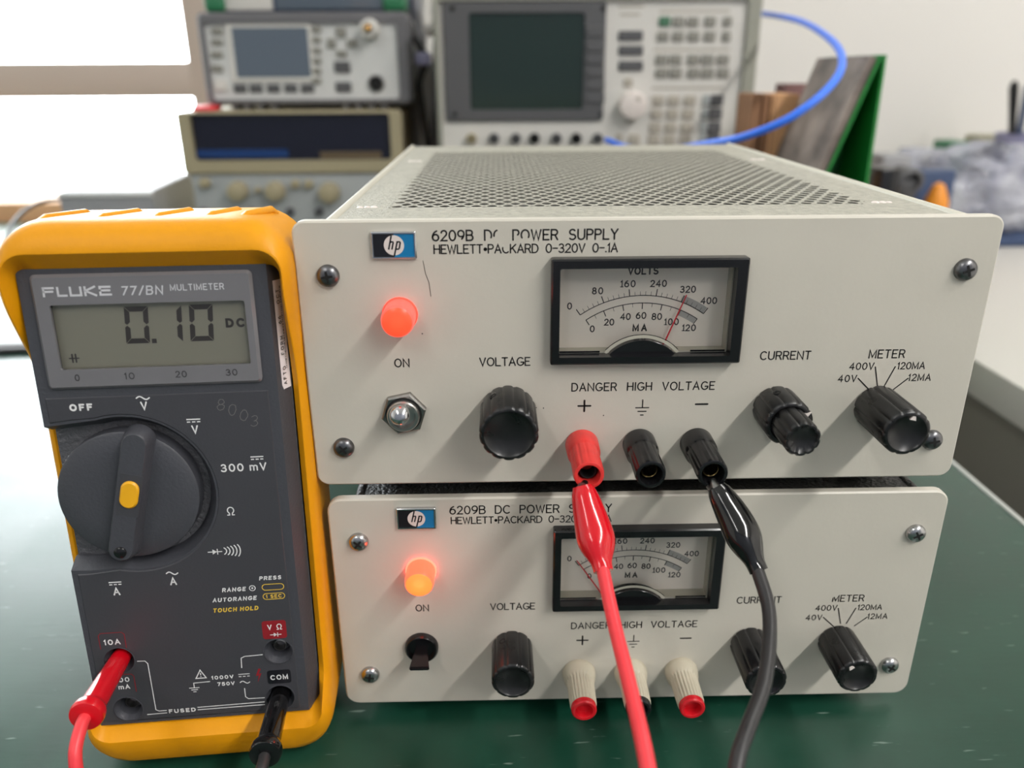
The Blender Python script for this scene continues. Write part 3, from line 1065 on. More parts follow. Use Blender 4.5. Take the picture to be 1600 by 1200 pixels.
        mb.ribbon([(-68.9, 76.6), (-68.3, 72.5), (-67.4, 70), (-67.0, 65.5)], 0.16, -0.05)
        mb.build('paint_scratch', M['print'], ps, smooth=0)
        for x, z in ((-34.2, 27.6), (-31.8, 27.4), (-70.2, 53.4), (-12, 24.5)):
            mb = MB(ZO); mb.flat(circ(x, z, 0.22, 8), -0.05)
            mb.build('paint_speck', M['print'], ps, smooth=0)
    else:
        mb = MB(ZO)
        mb.lathe([(6.2, 0), (6.2, 1.6), (5.6, 2.4), (5.0, 2.4), (4.6, 1.8), (4.4, 1.0), (0.05, 1.0)], (-78.1, 0, 26.5), (0, -1, 0), 40)
        sw = mb.build('toggle_switch', M['black'], ps)
        mb = MB(ZO)
        A = [mb.v(-78.1 + sx * 2.0, -0.8, 26.2 + sz) for sx, sz in ((-1, -1.6), (1, -1.6), (1, 1.6), (-1, 1.6))]
        B = [mb.v(-78.1 + sx * 3.6, -11.2, 25.6 + sz) for sx, sz in ((-1, -.8), (1, -.8), (1, .8), (-1, .8))]
        for i in range(4):
            j = (i + 1) % 4
            mb.f([A[i], A[j], B[j], B[i]])
        mb.f(A); mb.f(B)
        bmesh.ops.bevel(mb.bm, geom=list(mb.bm.edges), offset=.35 * S, segments=2, affect='EDGES')
        mb.build('paddle_lever', M['black'], sw)
        knob(ps, -44.6, 25.6, 7.6, 18.5, M['blackworn'], 10, screw=(-28, 5))
        knob(ps, 44.2, 25.4, 7.4, 20.5, M['black'], 10)
        knob(ps, 77.0, 25.8, 7.2, 19.2, M['blackworn'], 10, pointer=(-38, 4.9, 18.9))
        ribbed_post(ps, -19.4, 13.3, M['redtip'])
        ribbed_post(ps, 0.1, 13.3, M['black'])
        ribbed_post(ps, 19.3, 13.3, M['redtip'])
        panel_meter(ps, -33.5, M['rim'])
    return ps


ps_low = power_supply('lower beige power supply on the green bench with ribbed beige binding posts', (2.0, 0.56, 0), False)
ps_up = power_supply('upper beige power supply stacked on top, with red and black binding posts', (0, 0, 94.9), True)
# glow of each pilot lamp on the panel around it
for o, (x, y, z), e in ((ps_up, (-.0768, -.0125, .0658), 0.0012), (ps_low, (-.0768, -.0125, .0658), 0.006)):
    l = bpy.data.lights.new('pilot_lamp_glow', 'POINT')
    l.energy = e; l.color = (1, .12, .06); l.shadow_soft_size = 0.004
    lo = bpy.data.objects.new('pilot_lamp_glow', l)
    COL.objects.link(lo); lo.location = (x, y, z); lo.parent = o


# ================================================================== CLIP LEADS
def clip_lead(name, label, start, path, vm, wm, bulge):
    r = thing(name, label, 'clip lead', path[2])
    of = tuple(-c for c in path[2])
    a, b = Vector(path[0]), Vector(path[2])
    mid = Vector(path[1])
    pts = spline([a, mid, b], 18)
    n = len(pts) - 1
    prof = [(0, 3.0), (.05, 4.0), (.15, 4.7), (.3, 5.4), (.45, 6.0), (.58, 6.35), (.68, 6.1), (.78, 5.0), (.87, 3.7), (.93, 3.15), (.97, 3.3), (1, 3.2)]
    def rad(t):
        for (t0, r0), (t1, r1) in zip(prof, prof[1:]):
            if t <= t1:
                k = (t - t0) / (t1 - t0)
                return (r0 + (r1 - r0) * k) * bulge
        return prof[-1][1]
    mb = MB(of); mb.tube(pts, [(rad(max(0, i / n - .03)) + rad(i / n) + rad(min(1, i / n + .03))) / 3 for i in range(n + 1)], 28, flat_=0.84)
    mb.build('clip_boot', vm, r)
    mb = MB(of)
    s = Vector(start)
    mb.tube([s, s * .5 + a * .5 + Vector((0, -1, -.6)), pts[1]], [1.0, 1.5, 2.0], 10)
    mb.tube([s + Vector((-1.4, -1.0, -1.8)), s * .5 + a * .5 + Vector((-1.0, -2.2, -1.5)), pts[1]], [0.7, 1.0, 1.4], 8)
    mb.build('clip_jaw', M['steel'], r)
    d = (b - Vector(path[1])).normalized()
    mb = MB(of)
    mb.tube(spline([b - d * 2.5] + [Vector(p) for p in path[3:]], 10), 2.0, 18)
    mb.build('lead_wire', wm, r)
    return r


clip_lead('red_clip_lead', 'red clip lead hanging from the red binding post of the upper supply', (-20.0, -21.8, 112.5),
          [(-21.2, -24.4, 112.6), (-18.2, -32.0, 101.8), (-16.1, -41.5, 93.4), (-15.0, -58, 87.6), (-13.6, -78.7, 83.6), (-12.7, -100.5, 79.6), (-12.0, -130, 66), (-12, -165, 30), (-12, -195, 4)], M['redvinyl'], M['redwire'], 0.95)
clip_lead('black_clip_lead', 'black clip lead hanging from the right black binding post of the upper supply', (19.6, -21.5, 112.6),
          [(20.3, -23.6, 111.4), (26.2, -29.8, 101.6), (31.1, -39.1, 90.8), (30.6, -52.0, 85.4), (23.3, -72.9, 80.9), (14.4, -87.7, 78.0), (9.4, -96.4, 75.0), (0, -120, 62), (-10, -150, 28), (-18, -170, 4)], M['blackvinyl'], M['blackwire'], 0.97)

# ================================================================== MULTIMETER
MR = Euler((-0.08549487, 0.00482213, 0.08356257))
lip = Vector((-185.739, -23.436, 21.4525))
BASE = Vector((37, 22, -18.6))
MO = tuple(-BASE)
mm = thing('multimeter', 'digital multimeter in a yellow rubber holster standing left of the power supplies', 'multimeter',
           lip + MR.to_matrix() @ BASE, MR)


def notch(r, c=(22.2, 85.2), z_top=109.0, z_bot=59.6, x_left=0.0):
    """cut-out round the dial, open to the left, as points from the top left to the bottom left"""
    a0 = math.degrees(math.acos(max(-1, min(1, 0)))) 
    pts = [(x_left, z_top)]
    pts += [(8, z_top + (c[1] + r - z_top) * .35)]
    pts += arc(c[0], c[1], r, r, 105, -105, 36)
    pts += [(6, z_bot + (c[1] - r - z_bot) * .4), (x_left, z_bot)]
    return pts


JACKS = ((62.6, 24.4), (61.6, 5.9), (10.2, 25.2), (10.3, 5.6))
# deep body shell behind the face plate
mb = MB(MO)
mb.prism(rr(0.2, 74.2, -0.6, 157.6, 3, 4), 6.2, 38)
mb.build('case_body', M['bodytex'], mm)
N0, N1 = notch(26.3), notch(23.6, z_top=106.6, z_bot=62.2)
plate = [(0.3, -0.5), (74.0, -0.5), (74.0, 157.4), (0.0, 157.4)] + N0
mb = MB(MO)
# front plate with a bevel to its right edge
fl = [(0.3, -0.5), (71.0, -0.5), (71.0, 157.4), (0.0, 157.4)] + N0
jh = [circ(x, z, 4.9, 28) for x, z in JACKS]
mb.prism(fl, 0, 6.2, holes=jh + [[(7.6, 126.4), (64.8, 126.4), (64.8, 147.7), (7.6, 147.7)]], back=False)
a = [mb.v(71.0, 0, -0.5), mb.v(74.0, 6.2, -0.5), mb.v(74.0, 6.2, 157.4), mb.v(71.0, 0, 157.4)]
mb.f(a)
# sloping wall of the dial recess
t0 = [mb.v(p[0], 0.02, p[1]) for p in N0]; t1 = [mb.v(p[0], 4.6, p[1]) for p in N1]; t2 = [mb.v(p[0], 6.3, p[1]) for p in N1]
for i in range(len(N0) - 1):
    mb.f([t0[i], t0[i + 1], t1[i + 1], t1[i]])
    mb.f([t1[i], t1[i + 1], t2[i + 1], t2[i]])
mb.build('face_plate', M['body'], mm)
# raised label panel, follows the dial opening
N2 = notch(27.0, z_top=110.2, z_bot=58.2, x_left=1.9)
lab = [(1.9, 0.9), (68.0, 0.9), (68.0, 118.2), (1.9, 118.2)] + N2
mb = MB(MO)
mb.prism(lab, -0.35, 0.05, holes=[circ(x, z, 4.95, 28) for x, z in JACKS], cham=0.28, back=False)
mb.build('label_panel', M['label'], mm, smooth=0)
LY = -0.42
# display bezel
mb = MB(MO)
mb.prism(rr(3.8, 66.8, 121.0, 155.9, 1.6, 5), -1.5, 0.05, holes=[rr(8.4, 64.0, 127.15, 146.9, 0.8, 3)], cham=0.9, back=False)
bz = mb.build('display_bezel', M['bezel'], mm)
mb = MB(MO)
for s, x0, x1 in (('0', 12.0, 13.6), ('10', 26.4, 29.4), ('20', 41.3, 44.7), ('30', 56.2, 59.7)):
    typeset(mb, s, x0, x1, 123.7, 2.1, -1.56)
mb.build('scale_lettering', M['charink'], bz, smooth=0)
mb = MB(MO)
# maker name in wide flat capitals
def slab(st):
    mb.ribbon(st, 0.62, -1.56, caps=False)
zb, zt_, zm = 149.7, 152.0, 150.95
x = 7.2
slab([(x + .3, zb - .3), (x + .35, zt_)]); slab([(x, zt_), (x + 3.4, zt_)]); slab([(x, zm), (x + 3.1, zm)])
x = 11.2
slab([(x + .3, zt_ + .3), (x + .3, zb)]); slab([(x, zb), (x + 2.9, zb)])
x = 14.7
slab([(x + .3, zt_ + .3), (x + .3, zb), (x + 3.2, zb), (x + 3.2, zt_ + .3)])
x = 18.8
slab([(x + .3, zt_ + .3), (x + .3, zb - .3)]); slab([(x + 3.3, zt_ + .25), (x + .4, zm), (x + 3.5, zb - .25)])
x = 23.0
slab([(x + 3.4, zt_), (x + .3, zt_), (x + .3, zb), (x + 3.5, zb)]); slab([(x, zm), (x + 3.2, zm)])
typeset(mb, '77/BN', 29.1, 41.2, 149.3, 2.75, -1.56, 0.005, 0.12)
typeset(mb, 'MULTIMETER', 43.1, 58.6, 150.3, 1.95, -1.56)
mb.build('title_lettering', M['silver'], bz, smooth=0)
mb = MB(MO); mb.flat([(8.0, 126.8), (64.4, 126.8), (64.4, 147.3), (8.0, 147.3)], 1.0)
lcd = mb.build('display', M['lcd'], mm, smooth=0)
lcd['label'] = 'grey-green liquid crystal display reading 0.10 DC'


def seven(mb, x, z, wd, h, segs, y, t=1.55, sl=0.07):
    g = 0.12
    X = lambda p: (x + p[0] + sl * p[1], z + p[1])
    hm = h / 2
    P = {
        'a': [(g, h), (wd - g, h), (wd - t, h - t), (t, h - t)],
        'd': [(g, 0), (t, t), (wd - t, t), (wd - g, 0)],
        'f': [(0, h - g), (t - .05, h - t - g), (t - .05, hm + t * .62), (t * .42, hm + g), (0, hm + t * .4)],
        'b': [(wd, h - g), (wd, hm + t * .4), (wd - t * .42, hm + g), (wd - t + .05, hm + t * .62), (wd - t + .05, h - t - g)],
        'e': [(0, g), (0, hm - t * .4), (t * .42, hm - g), (t - .05, hm - t * .62), (t - .05, t + g)],
        'c': [(wd, g), (wd - t + .05, t + g), (wd - t + .05, hm - t * .62), (wd - t * .42, hm - g), (wd, hm - t * .4)],
    }
    for s in segs:
        mb.flat([X(p) for p in P[s]], y)


mb = MB(MO)
seven(mb, 27.5, 134.2, 6.9, 11.3, 'abcdef', 0.93)
seven(mb, 37.2, 134.3, 6.9, 11.3, 'bc', 0.93)
seven(mb, 46.3, 134.3, 6.9, 11.3, 'abcdef', 0.93)
mb.flat([(35.0, 134.1), (36.4, 134.1), (36.4, 135.5), (35.0, 135.5)], 0.93)
mb.build('display_digits', M['seg'], lcd, smooth=0)
mb = MB(MO)
typeset(mb, 'DC', 57.2, 62.9, 138.2, 2.9, 0.93, 0.045)
mb.ribbon([(10.4, 130.2), (13.2, 130.2)], 0.35, 0.93)
mb.ribbon([(11.3, 129.0), (11.3, 131.4)], 0.5, 0.93); mb.ribbon([(12.3, 129.0), (12.3, 131.4)], 0.5, 0.93)
mb.build('display_symbols', M['seg'], lcd, smooth=0)
mb = MB(MO); mb.prism(rr(8.3, 64.1, 127.05, 147.0, 0.8, 3), -0.6, -0.4, back=True)
mb.build('display_window', M['glass'], mm, smooth=0)

# printed legends
def dcbar(mb, x, z, wd):
    mb.ribbon([(x - wd / 2, z + .85), (x + wd / 2, z + .85)], 0.38, LY, caps=False)
    for k in range(3):
        c = x + (k - 1) * wd * .36
        mb.ribbon([(c - wd * .12, z), (c + wd * .12, z)], 0.38, LY, caps=False)


def tilde(mb, x, z, wd, amp=0.5, lw=0.42):
    mb.ribbon([(x - wd / 2 + wd * i / 16, z + amp * sin(2 * pi * i / 16)) for i in range(17)], lw, LY)


def omega(mb, x, z, h, lw):
    r = h * .36
    mb.ribbon([(x - r * 1.1, z), (x - r * .45, z), (x - r * .45, z + h * .16)] + arc(x, z + h * .6, r, h * .4, 235, -55, 20) + [(x + r * .45, z + h * .16), (x + r * .45, z), (x + r * 1.1, z)], lw, LY)


def diode(mb, x, z, wd, lw):
    mb.ribbon([(x - wd / 2, z), (x + wd / 2, z)], lw, LY, caps=False)
    mb.flat([(x - wd * .17, z - wd * .2), (x + wd * .14, z), (x - wd * .17, z + wd * .2)], LY)
    mb.ribbon([(x + wd * .17, z - wd * .22), (x + wd * .17, z + wd * .22)], lw, LY, caps=False)


mb = MB(MO)
typeset(mb, 'OFF', 8.5, 15.3, 113.9, 2.3, LY, 0.045)
tilde(mb, 30.4, 117.3, 3.8); typeset(mb, 'V', 29.0, 31.8, 113.4, 2.75, LY, 0.012)
dcbar(mb, 44.5, 108.9, 4.2); typeset(mb, 'V', 43.0, 46.2, 105.0, 2.8, LY, 0.012)
dcbar(mb, 62.5, 95.5, 4.0); typeset(mb, '300 mV', 50.9, 65.2, 91.6, 2.75, LY, 0.012)
omega(mb, 52.4, 76.6, 2.7, 0.36)
diode(mb, 45.9, 63.7, 4.6, 0.32)
for k in range(5):
    mb.ribbon(arc(47.6 + k * 1.1, 63.8, 2.0, (1.15 + .24 * k) / .766, -50, 50, 8), 0.36, LY)
tilde(mb, 31.4, 56.8, 3.6); typeset(mb, 'A', 29.6, 33.2, 52.4, 2.9, LY, 0.012)
dcbar(mb, 13.1, 53.9, 4.0); typeset(mb, 'A', 11.3, 14.9, 49.9, 2.9, LY, 0.012)
mb.build('range_lettering', M['legend'], mm, smooth=0)
mb = MB(MO)
typeset(mb, 'PRESS', 58.9, 66.3, 52.2, 1.5, LY, 0.035, 0.18)
typeset(mb, 'RANGE', 46.5, 54.4, 48.6, 1.6, LY, 0.035, 0.18)
typeset(mb, 'AUTORANGE', 43.0, 57.6, 45.0, 1.6, LY, 0.035, 0.18)
mb.ribbon(arc(56.4, 49.5, .95, .95, 0, 360, 20), 0.26, LY); mb.flat(circ(56.4, 49.5, .34, 10), LY)
mb.build('range_note_lettering', M['legend'], mm, smooth=0)
mb = MB(MO)
mb.ribbon(rr(59.6, 66.7, 48.4, 50.6, 1.1, 6) + [rr(59.6, 66.7, 48.4, 50.6, 1.1, 6)[0]], 0.26, LY)
mb.ribbon(rr(59.6, 66.7, 44.9, 47.1, 1.1, 6) + [rr(59.6, 66.7, 44.9, 47.1, 1.1, 6)[0]], 0.26, LY)
typeset(mb, '1 SEC', 60.5, 65.7, 45.3, 1.35, LY, 0.03)
typeset(mb, 'TOUCH HOLD', 42.7, 57.8, 41.1, 1.65, LY, 0.035, 0.18)
mb.build('hold_lettering', M['gold'], mm, smooth=0)
mb = MB(MO)
mb.prism(rr(58.1, 66.1, 29.6, 36.6, 0.9, 4), -0.42, -0.3)
vo = mb.build('input_badge', M['pinkink'], mm, smooth=0)
LYs, LY = LY, -0.5
mb = MB(MO)
typeset(mb, 'V', 59.6, 61.6, 33.2, 2.0, LY, 0.02); omega(mb, 63.8, 33.2, 2.0, 0.3); diode(mb, 62.4, 31.2, 3.8, 0.28)
mb.build('input_lettering', M['legend'], vo, smooth=0)
mb = MB(MO)
mb.prism(rr(58.0, 66.0, 11.6, 17.0, 0.9, 4), -0.42, -0.3)
cb = mb.build('common_badge', M['hpblack'], mm, smooth=0)
mb = MB(MO); typeset(mb, 'COM', 59.0, 65.0, 13.2, 2.0, LY, 0.02)
mb.build('common_lettering', M['legend'], cb, smooth=0)
LY = LYs
mb = MB(MO)
typeset(mb, '10A', 6.2, 11.6, 31.4, 2.1, LY, 0.02)
typeset(mb, '300', 6.9, 12.4, 16.6, 1.9, LY, 0.02); typeset(mb, 'mA', 8.4, 12.2, 13.8, 1.8, LY, 0.02)
typeset(mb, '1000V', 39.3, 46.7, 15.0, 1.5, LY, 0.03); typeset(mb, '750V', 41.0, 46.8, 12.3, 1.5, LY, 0.03)
mb.ribbon([(48.4, 16.4), (52.2, 16.4)], .28, LY, caps=False)
for k in range(3):
    mb.ribbon([(48.9 + k * 1.4 - .45, 15.5), (48.9 + k * 1.4 + .45, 15.5)], .28, LY, caps=False)
tilde(mb, 50.3, 13.1, 3.2, .45, .3)
mb.ribbon([(34.2, 16.0), (35.9, 19.2), (37.6, 16.0), (34.2, 16.0)], .35, LY)
mb.ribbon([(35.9, 18.0), (35.9, 17.3)], .3, LY); mb.ribbon([(35.9, 16.7), (35.9, 16.6)], .3, LY)
mb.ribbon([(38.6, 14.4), (33.2, 14.2), (33.2, 12.4)], .28, LY); mb.ribbon([(31.6, 12.3), (34.8, 12.3)], .28, LY); mb.ribbon([(32.2, 11.5), (34.2, 11.5)], .28, LY); mb.ribbon([(32.8, 10.7), (33.6, 10.7)], .28, LY)
mb.ribbon([(57.2, 23.6), (51.2, 23.4), (50.0, 22.8), (49.8, 19.0)], .3, LY)
mb.ribbon([(49.9, 10.6), (49.9, 7.2), (50.8, 6.3), (56.2, 6.2)], .3, LY)
mb.ribbon([(16.0, 24.4), (18.4, 24.3), (19.2, 23.2), (19.4, 4.6), (20.4, 4.0), (22.8, 4.0)], .3, LY)
mb.ribbon([(16.4, 2.9), (22.8, 3.0)], .3, LY)
typeset(mb, 'FUSED', 23.6, 32.6, 2.7, 1.6, LY, 0.035)
mb.ribbon([(33.4, 4.3), (56.0, 4.5)], .3, LY); mb.ribbon([(33.4, 3.3), (56.0, 3.4)], .3, LY)
mb.build('terminal_lettering', M['legend'], mm, smooth=0)
mb = MB(MO)
mb.ribbon([(4.9, 30.0), (4.9, 35.2), (5.7, 36.0), (12.4, 36.0), (13.2, 35.2), (13.2, 30.0)], .24, LY)
mb.build('ten_amp_bracket', M['pinkink'], mm, smooth=0)
mb = MB(MO)
mb.ribbon([(5.6, 12.5), (5.6, 18.8), (6.4, 19.6), (13.2, 19.6), (14.0, 18.8), (14.0, 12.5)], .24, LY)
mb.build('milliamp_bracket', M['pinkink'], mm, smooth=0)
mb = MB(MO)
mb.flat([(55.3, 18.2), (54.2, 15.2), (55.2, 15.5), (54.6, 12.6), (56.2, 16.3), (55.2, 16.0), (56.1, 18.0)], LY)
mb.build('shock_symbol', M['pinkink'], mm, smooth=0)
mb = MB(MO)
for s, x, z in (('8', 52.0, 112.4), ('0', 55.2, 110.6), ('0', 58.5, 108.6), ('3', 61.6, 106.6)):
    for st in G[s][1]:
        mb.ribbon([(x + p[0] * 3.6 + p[1] * .6 + random.uniform(-.1, .1), z + p[1] * 3.5 + random.uniform(-.1, .1)) for p in st], 0.17, LY)
mb.build('scratched_number', M['scratch'], mm, smooth=0)
# side sticker on the right wall of the body
def side(q):
    k = q.y  # depth from the front, q.x along the height
    return stick.v(71.0 + 3.0 * k / 6.2 + 0.08 if k < 6.2 else 74.26, k, q.x)
stick = MB(MO)
cols = [side(Vector((z, k))) for z in (117.5, 119, 152) for k in (2.0 if z > 118 else 2.6, 6.0, 15.0)]
for i in range(2):
    for j in range(2):
        stick.f([cols[i * 3 + j], cols[i * 3 + j + 1], cols[i * 3 + j + 4], cols[i * 3 + j + 3]])
st_o = stick.build('barcode_sticker', M['sticker'], mm, smooth=0)
stick = MB(MO)
def side2(q):
    k = q.y
    return stick.v((71.0 + 3.0 * k / 6.2 if k < 6.2 else 74.0) + 0.34, k, q.x)
z = 124.0
while z < 150:
    wd = random.choice((.25, .25, .5, .75))
    a = [side2(Vector((z, 4.3))), side2(Vector((z + wd, 4.3))), side2(Vector((z + wd, 11))), side2(Vector((z, 11)))]
    stick.f(a)
    z += wd + random.choice((.25, .3, .5))
engrave(stick, 'AFTO FORM 66 OCT', 119.0, 149, 0, 1.2, 0.22, 0, conv=lambda q: side2(Vector((q.x, 3.9 - q.y))))
stick.build('sticker_print', M['hpblack'], st_o, smooth=0)

# rotary dial
DCX, DCZ = 21.6, 84.9
mb = MB(MO)
prof = [(20.8, 0), (21.7, 0.4), (21.7, 5.2), (21.5, 5.9), (20.9, 6.3), (14, 6.6), (0.05, 6.6)]
mb.lathe([(r, h) for r, h in prof], (DCX, 6.2, DCZ), (0, -1, 0), 160, lambda a: 1 - 0.012 * (0.5 - 0.5 * cos(80 * a)), fl_from=1, fl_to=2)
dl = mb.build('range_dial', M['body'], mm)
th = radians(-14.2)
ux, uz = Vector((sin(-th), cos(-th))), Vector((cos(-th), -sin(-th)))
def bar(half_l, half_w, c=(23.0, 86.1)):
    pts = []
    for q in arc(0, half_l - half_w, half_w, half_w, 0, 180, 12) + arc(0, -(half_l - half_w), half_w, half_w, 180, 360, 12):
        pts.append((c[0] + uz.x * q[0] + ux.x * q[1], c[1] + uz.y * q[0] + ux.y * q[1]))
    return pts
mb = MB(MO)
o0, o1, o2 = bar(23.2, 4.9), bar(22.2, 3.9), bar(21.6, 3.4)
r0 = [mb.v(p[0], 0.2, p[1]) for p in o0]; r1 = [mb.v(p[0], -4.6, p[1]) for p in o1]; r2 = [mb.v(p[0], -5.2, p[1]) for p in o2]
n = len(o0)
for i in range(n):
    j = (i + 1) % n
    mb.f([r0[i], r0[j], r1[j], r1[i]]); mb.f([r1[i], r1[j], r2[j], r2[i]])
mb.f(r2)
br = mb.build('dial_pointer_bar', M['body'], dl)
mb = MB(MO)
mb.prism([tuple(Vector((24.0, 87.7)) + uz * a_ + ux * b_) for a_, b_ in ((-3.3, -7.6), (3.3, -7.6), (3.3, 6.6), (-3.3, 6.6))], -5.32, -5.1)
mb.build('saddle_shade', M['label'], dl)  # darker plate standing for the shading in the saddle round the button
mb = MB(MO)
pts = bar(4.6, 2.75, (24.0, 87.6))
mb.prism(pts, -6.2, -5, cham=0.5)
mb.build('range_button', M['btn'], dl)
mb = MB(MO)
pc = Vector((23.0, 86.1)) - ux * 18.8
mb.lathe([(1.9, 5.1), (1.9, 5.6), (1.4, 6.0), (0.05, 6.1)], (pc.x, 0, pc.y), (0, -1, 0), 24)
mb.build('pointer_pin', M['black'], dl)
# input jacks
for x, z in JACKS:
    mb = MB(MO)
    mb.lathe([(4.9, 0.6), (5.2, 0.55), (5.1, 0.2), (3.75, -1.4), (3.6, -2.0), (3.5, -7.5), (0.05, -7.5)], (x, 0, z), (0, -1, 0), 36, cap0=False)
    j = mb.build('input_jack', M['body'], mm)
    mb = MB(MO)
    mb.lathe([(2.3, -7.4), (2.3, -3.4), (1.9, -3.2), (1.8, -7.0)], (x, 0, z), (0, -1, 0), 24)
    mb.build('jack_sleeve', M['steel'], j)

# yellow holster
def track(x0, x1, z0, z1, r, nc=8, ne=22, ns=44):
    out = []
    C4 = [((x1 - r, z0 + r), -90, 0), ((x1 - r, z1 - r), 0, 90), ((x0 + r, z1 - r), 90, 180), ((x0 + r, z0 + r), 180, 270)]
    for k, (c, a0, a1) in enumerate(C4):
        out += arc(c[0], c[1], r, r, a0, a1, nc)
        nxt = C4[(k + 1) % 4]
        s = out[-1]; e = (nxt[0][0] + r * cos(radians(nxt[1])), nxt[0][1] + r * sin(radians(nxt[1])))
        m_ = ns if k % 2 == 0 else ne
        out += [(s[0] + (e[0] - s[0]) * i / m_, s[1] + (e[1] - s[1]) * i / m_) for i in range(1, m_)]
    return out


def sm(a, b, x):
    t = max(0, min(1, (x - a) / (b - a)))
    return t * t * (3 - 2 * t)


I_ = track(-0.5, 74.6, 0.1, 156.9, 3.0)
O_ = track(-5.4, 78.9, -18.6, 171.6, 15.0)
mb = MB(MO)
rings = []
for (ix, iz), (ox, oz) in zip(I_, O_):
    top = sm(116, 153, iz)
    bot = 1 - sm(1.0, 15, iz)
    wgt = max(top, bot)
    F0 = -10.5 + 5.5 * sm(0, 74, ix)
    F = F0 + (5 - F0) * wgt if top > bot else F0 + (3.5 - F0) * wgt
    drop = 1.4 + 3.9 * wgt
    cf = 0.42 - 0.06 * wgt if top > bot else 0.42 - 0.14 * wgt
    L = lambda k, y: (ix + (ox - ix) * k, y, iz + (oz - iz) * k)
    prof = [L(0, 39), L(0, -F + drop + 1.5), L(.02, -F + drop), L(cf, -F), L(cf + .08, -F + .05), L(.72, -F + 0.9 + .9 * wgt), L(.90, -F + 2.0 + 2.2 * wgt), L(1.0, -F + 4.0 + 5 * wgt), L(1.0, 36), L(.9, 39.5)]
    rings.append([mb.v(*p) for p in prof])
n = len(rings)
for i in range(n):
    j = (i + 1) % n
    for k in range(len(rings[0]) - 1):
        mb.f([rings[i][k], rings[j][k], rings[j][k + 1], rings[i][k + 1]])
mb.f([r[-1] for r in rings])
for x in (9.5, 25.5, 41.5, 56.5, 67.0):
    mb.tube([(x - 3.5, 3.5, 169.6), (x - 1.5, 7, 171.3), (x + 2, 26, 171.4), (x + 3, 30, 170.0)], [0.9, 1.3, 1.3, 0.9], 12)
mb.build('holster', M['yellow'], mm, smooth=32)
# tilt stand behind, just touching the bench
mb = MB(MO)
mb.prism([(18, 100), (56, 100), (52, 92), (22, 92)], 39.4, 43)
for x in (22, 49):
    A = [mb.v(x, 40, 98), mb.v(x + 5, 40, 98), mb.v(x + 5, 44, 98), mb.v(x, 44, 98)]
    B = [mb.v(x, 62, -12), mb.v(x + 5, 62, -12), mb.v(x + 5, 66, -12), mb.v(x, 66, -12)]
    for i in range(4):
        j = (i + 1) % 4
        mb.f([A[i], A[j], B[j], B[i]])
    mb.f(A); mb.f(B)
mb.build('tilt_stand', M['yellow'], mm)


def mw(a, off, b):
    return lip + MR.to_matrix() @ Vector((a, -off, b))


def test_lead(name, label, jack, m, wm, cord):
    base = mw(jack[0], 0.5, jack[1])
    t = thing(name, label, 'test lead', base, MR)
    mb = MB((0, 0, 0))
    mb.lathe([(2.9, -5.5), (3.1, -2), (3.25, 0), (3.9, 22), (4.0, 23.2), (4.9, 24.2), (5.15, 25.2), (5.15, 27.0), (4.8, 27.8), (2.6, 28.4)], (0, 0, 0), (0, -1, 0), 32)
    mb.build('plug_shroud', m, t)
    inv = MR.to_matrix().inverted()
    pts = [Vector((0, -27.5, 0)), Vector((0, -31, -.6))] + [inv @ (Vector(p) - base) for p in cord]
    mb = MB(); mb.tube(spline(pts, 8), 1.9, 16)
    mb.build('lead_cord', wm, t)
    return t


test_lead('red_test_lead', 'red test lead plugged into the lower left jack of the multimeter', JACKS[2], M['redvinyl'], M['redwire'],
          [(-172.6, -58.0, 44.5), (-171.6, -61.5, 36), (-170.5, -64, 26), (-170, -72, 10), (-170, -90, 2.2), (-172, -130, 2.2)])
test_lead('black_test_lead', 'black test lead plugged into the lower right jack of the multimeter', JACKS[1], M['blackvinyl'], M['blackwire'],
          [(-122.0, -52.5, 28), (-122.6, -57, 22), (-124, -63, 11), (-127, -74, 3), (-134, -100, 2.2), (-150, -140, 2.2)])

# ================================================================== BACKGROUND INSTRUMENTS
def onplane(y, off):
    """picture position -> local x,z of a thing whose base is at off"""
    def g(u, v):
        x, z = px(u, v, y)
        return x - off[0], z - off[2]
    return g


def rect_of(g, u0, v0, u1, v1):
    xs, zs = zip(g(u0, v0), g(u1, v0), g(u1, v1), g(u0, v1))
    return (xs[0] + xs[3]) / 2, (xs[1] + xs[2]) / 2, (zs[2] + zs[3]) / 2, (zs[0] + zs[1]) / 2


# --- cream instrument with the dark window
CI = (-271, 680, 0)
ci = thing('bench_instrument', 'cream instrument with a wide dark window under the grey power meter', 'instrument', CI)
g = onplane(680, CI)
ctop = px(300, 174, 680)[1]
mb = MB(); mb.box(-121, 118, 4, 300, 6, ctop, 3)
mb.build('cabinet', M['cream'], ci)
x0, x1, z0, z1 = rect_of(g, 283, 174, 630, 270)
wx0, wx1, wz0, wz1 = rect_of(g, 302, 177, 611, 250); wz1 = z1 - 2.0
mb = MB(); mb.prism(rr(x0, x1, z0, z1, 4, 5), -6, 6, holes=[rr(wx0, wx1, wz0, wz1, 4, 5)], cham=1.2)
mb.build('window_frame', M['cream'], ci)
mb = MB(); mb.box(wx0 - 1, wx1 + 1, 1, 3, wz0 - 1, wz1 + 1)
dw = mb.build('dark_window', M['smoke'], ci, smooth=0)
a0, a1, b0, b1 = rect_of(g, 308, 234, 450, 246)
mb = MB(); mb.box(a0, a1, 0.4, 1, b0, b1); mb.build('blue_strip', M['smokeblue'], dw, smooth=0)
a0, a1, b0, b1 = rect_of(g, 500, 237, 596, 248)
mb = MB(); mb.box(a0, a1, 0.4, 1, b0, b1); mb.build('amber_strip', M['smokegold'], dw, smooth=0)
mb = MB(); mb.box(x0 + 6, x1 - 6, -2, 6, 8, z0, 1.5)
mb.build('control_panel', M['bluepanel'], ci)
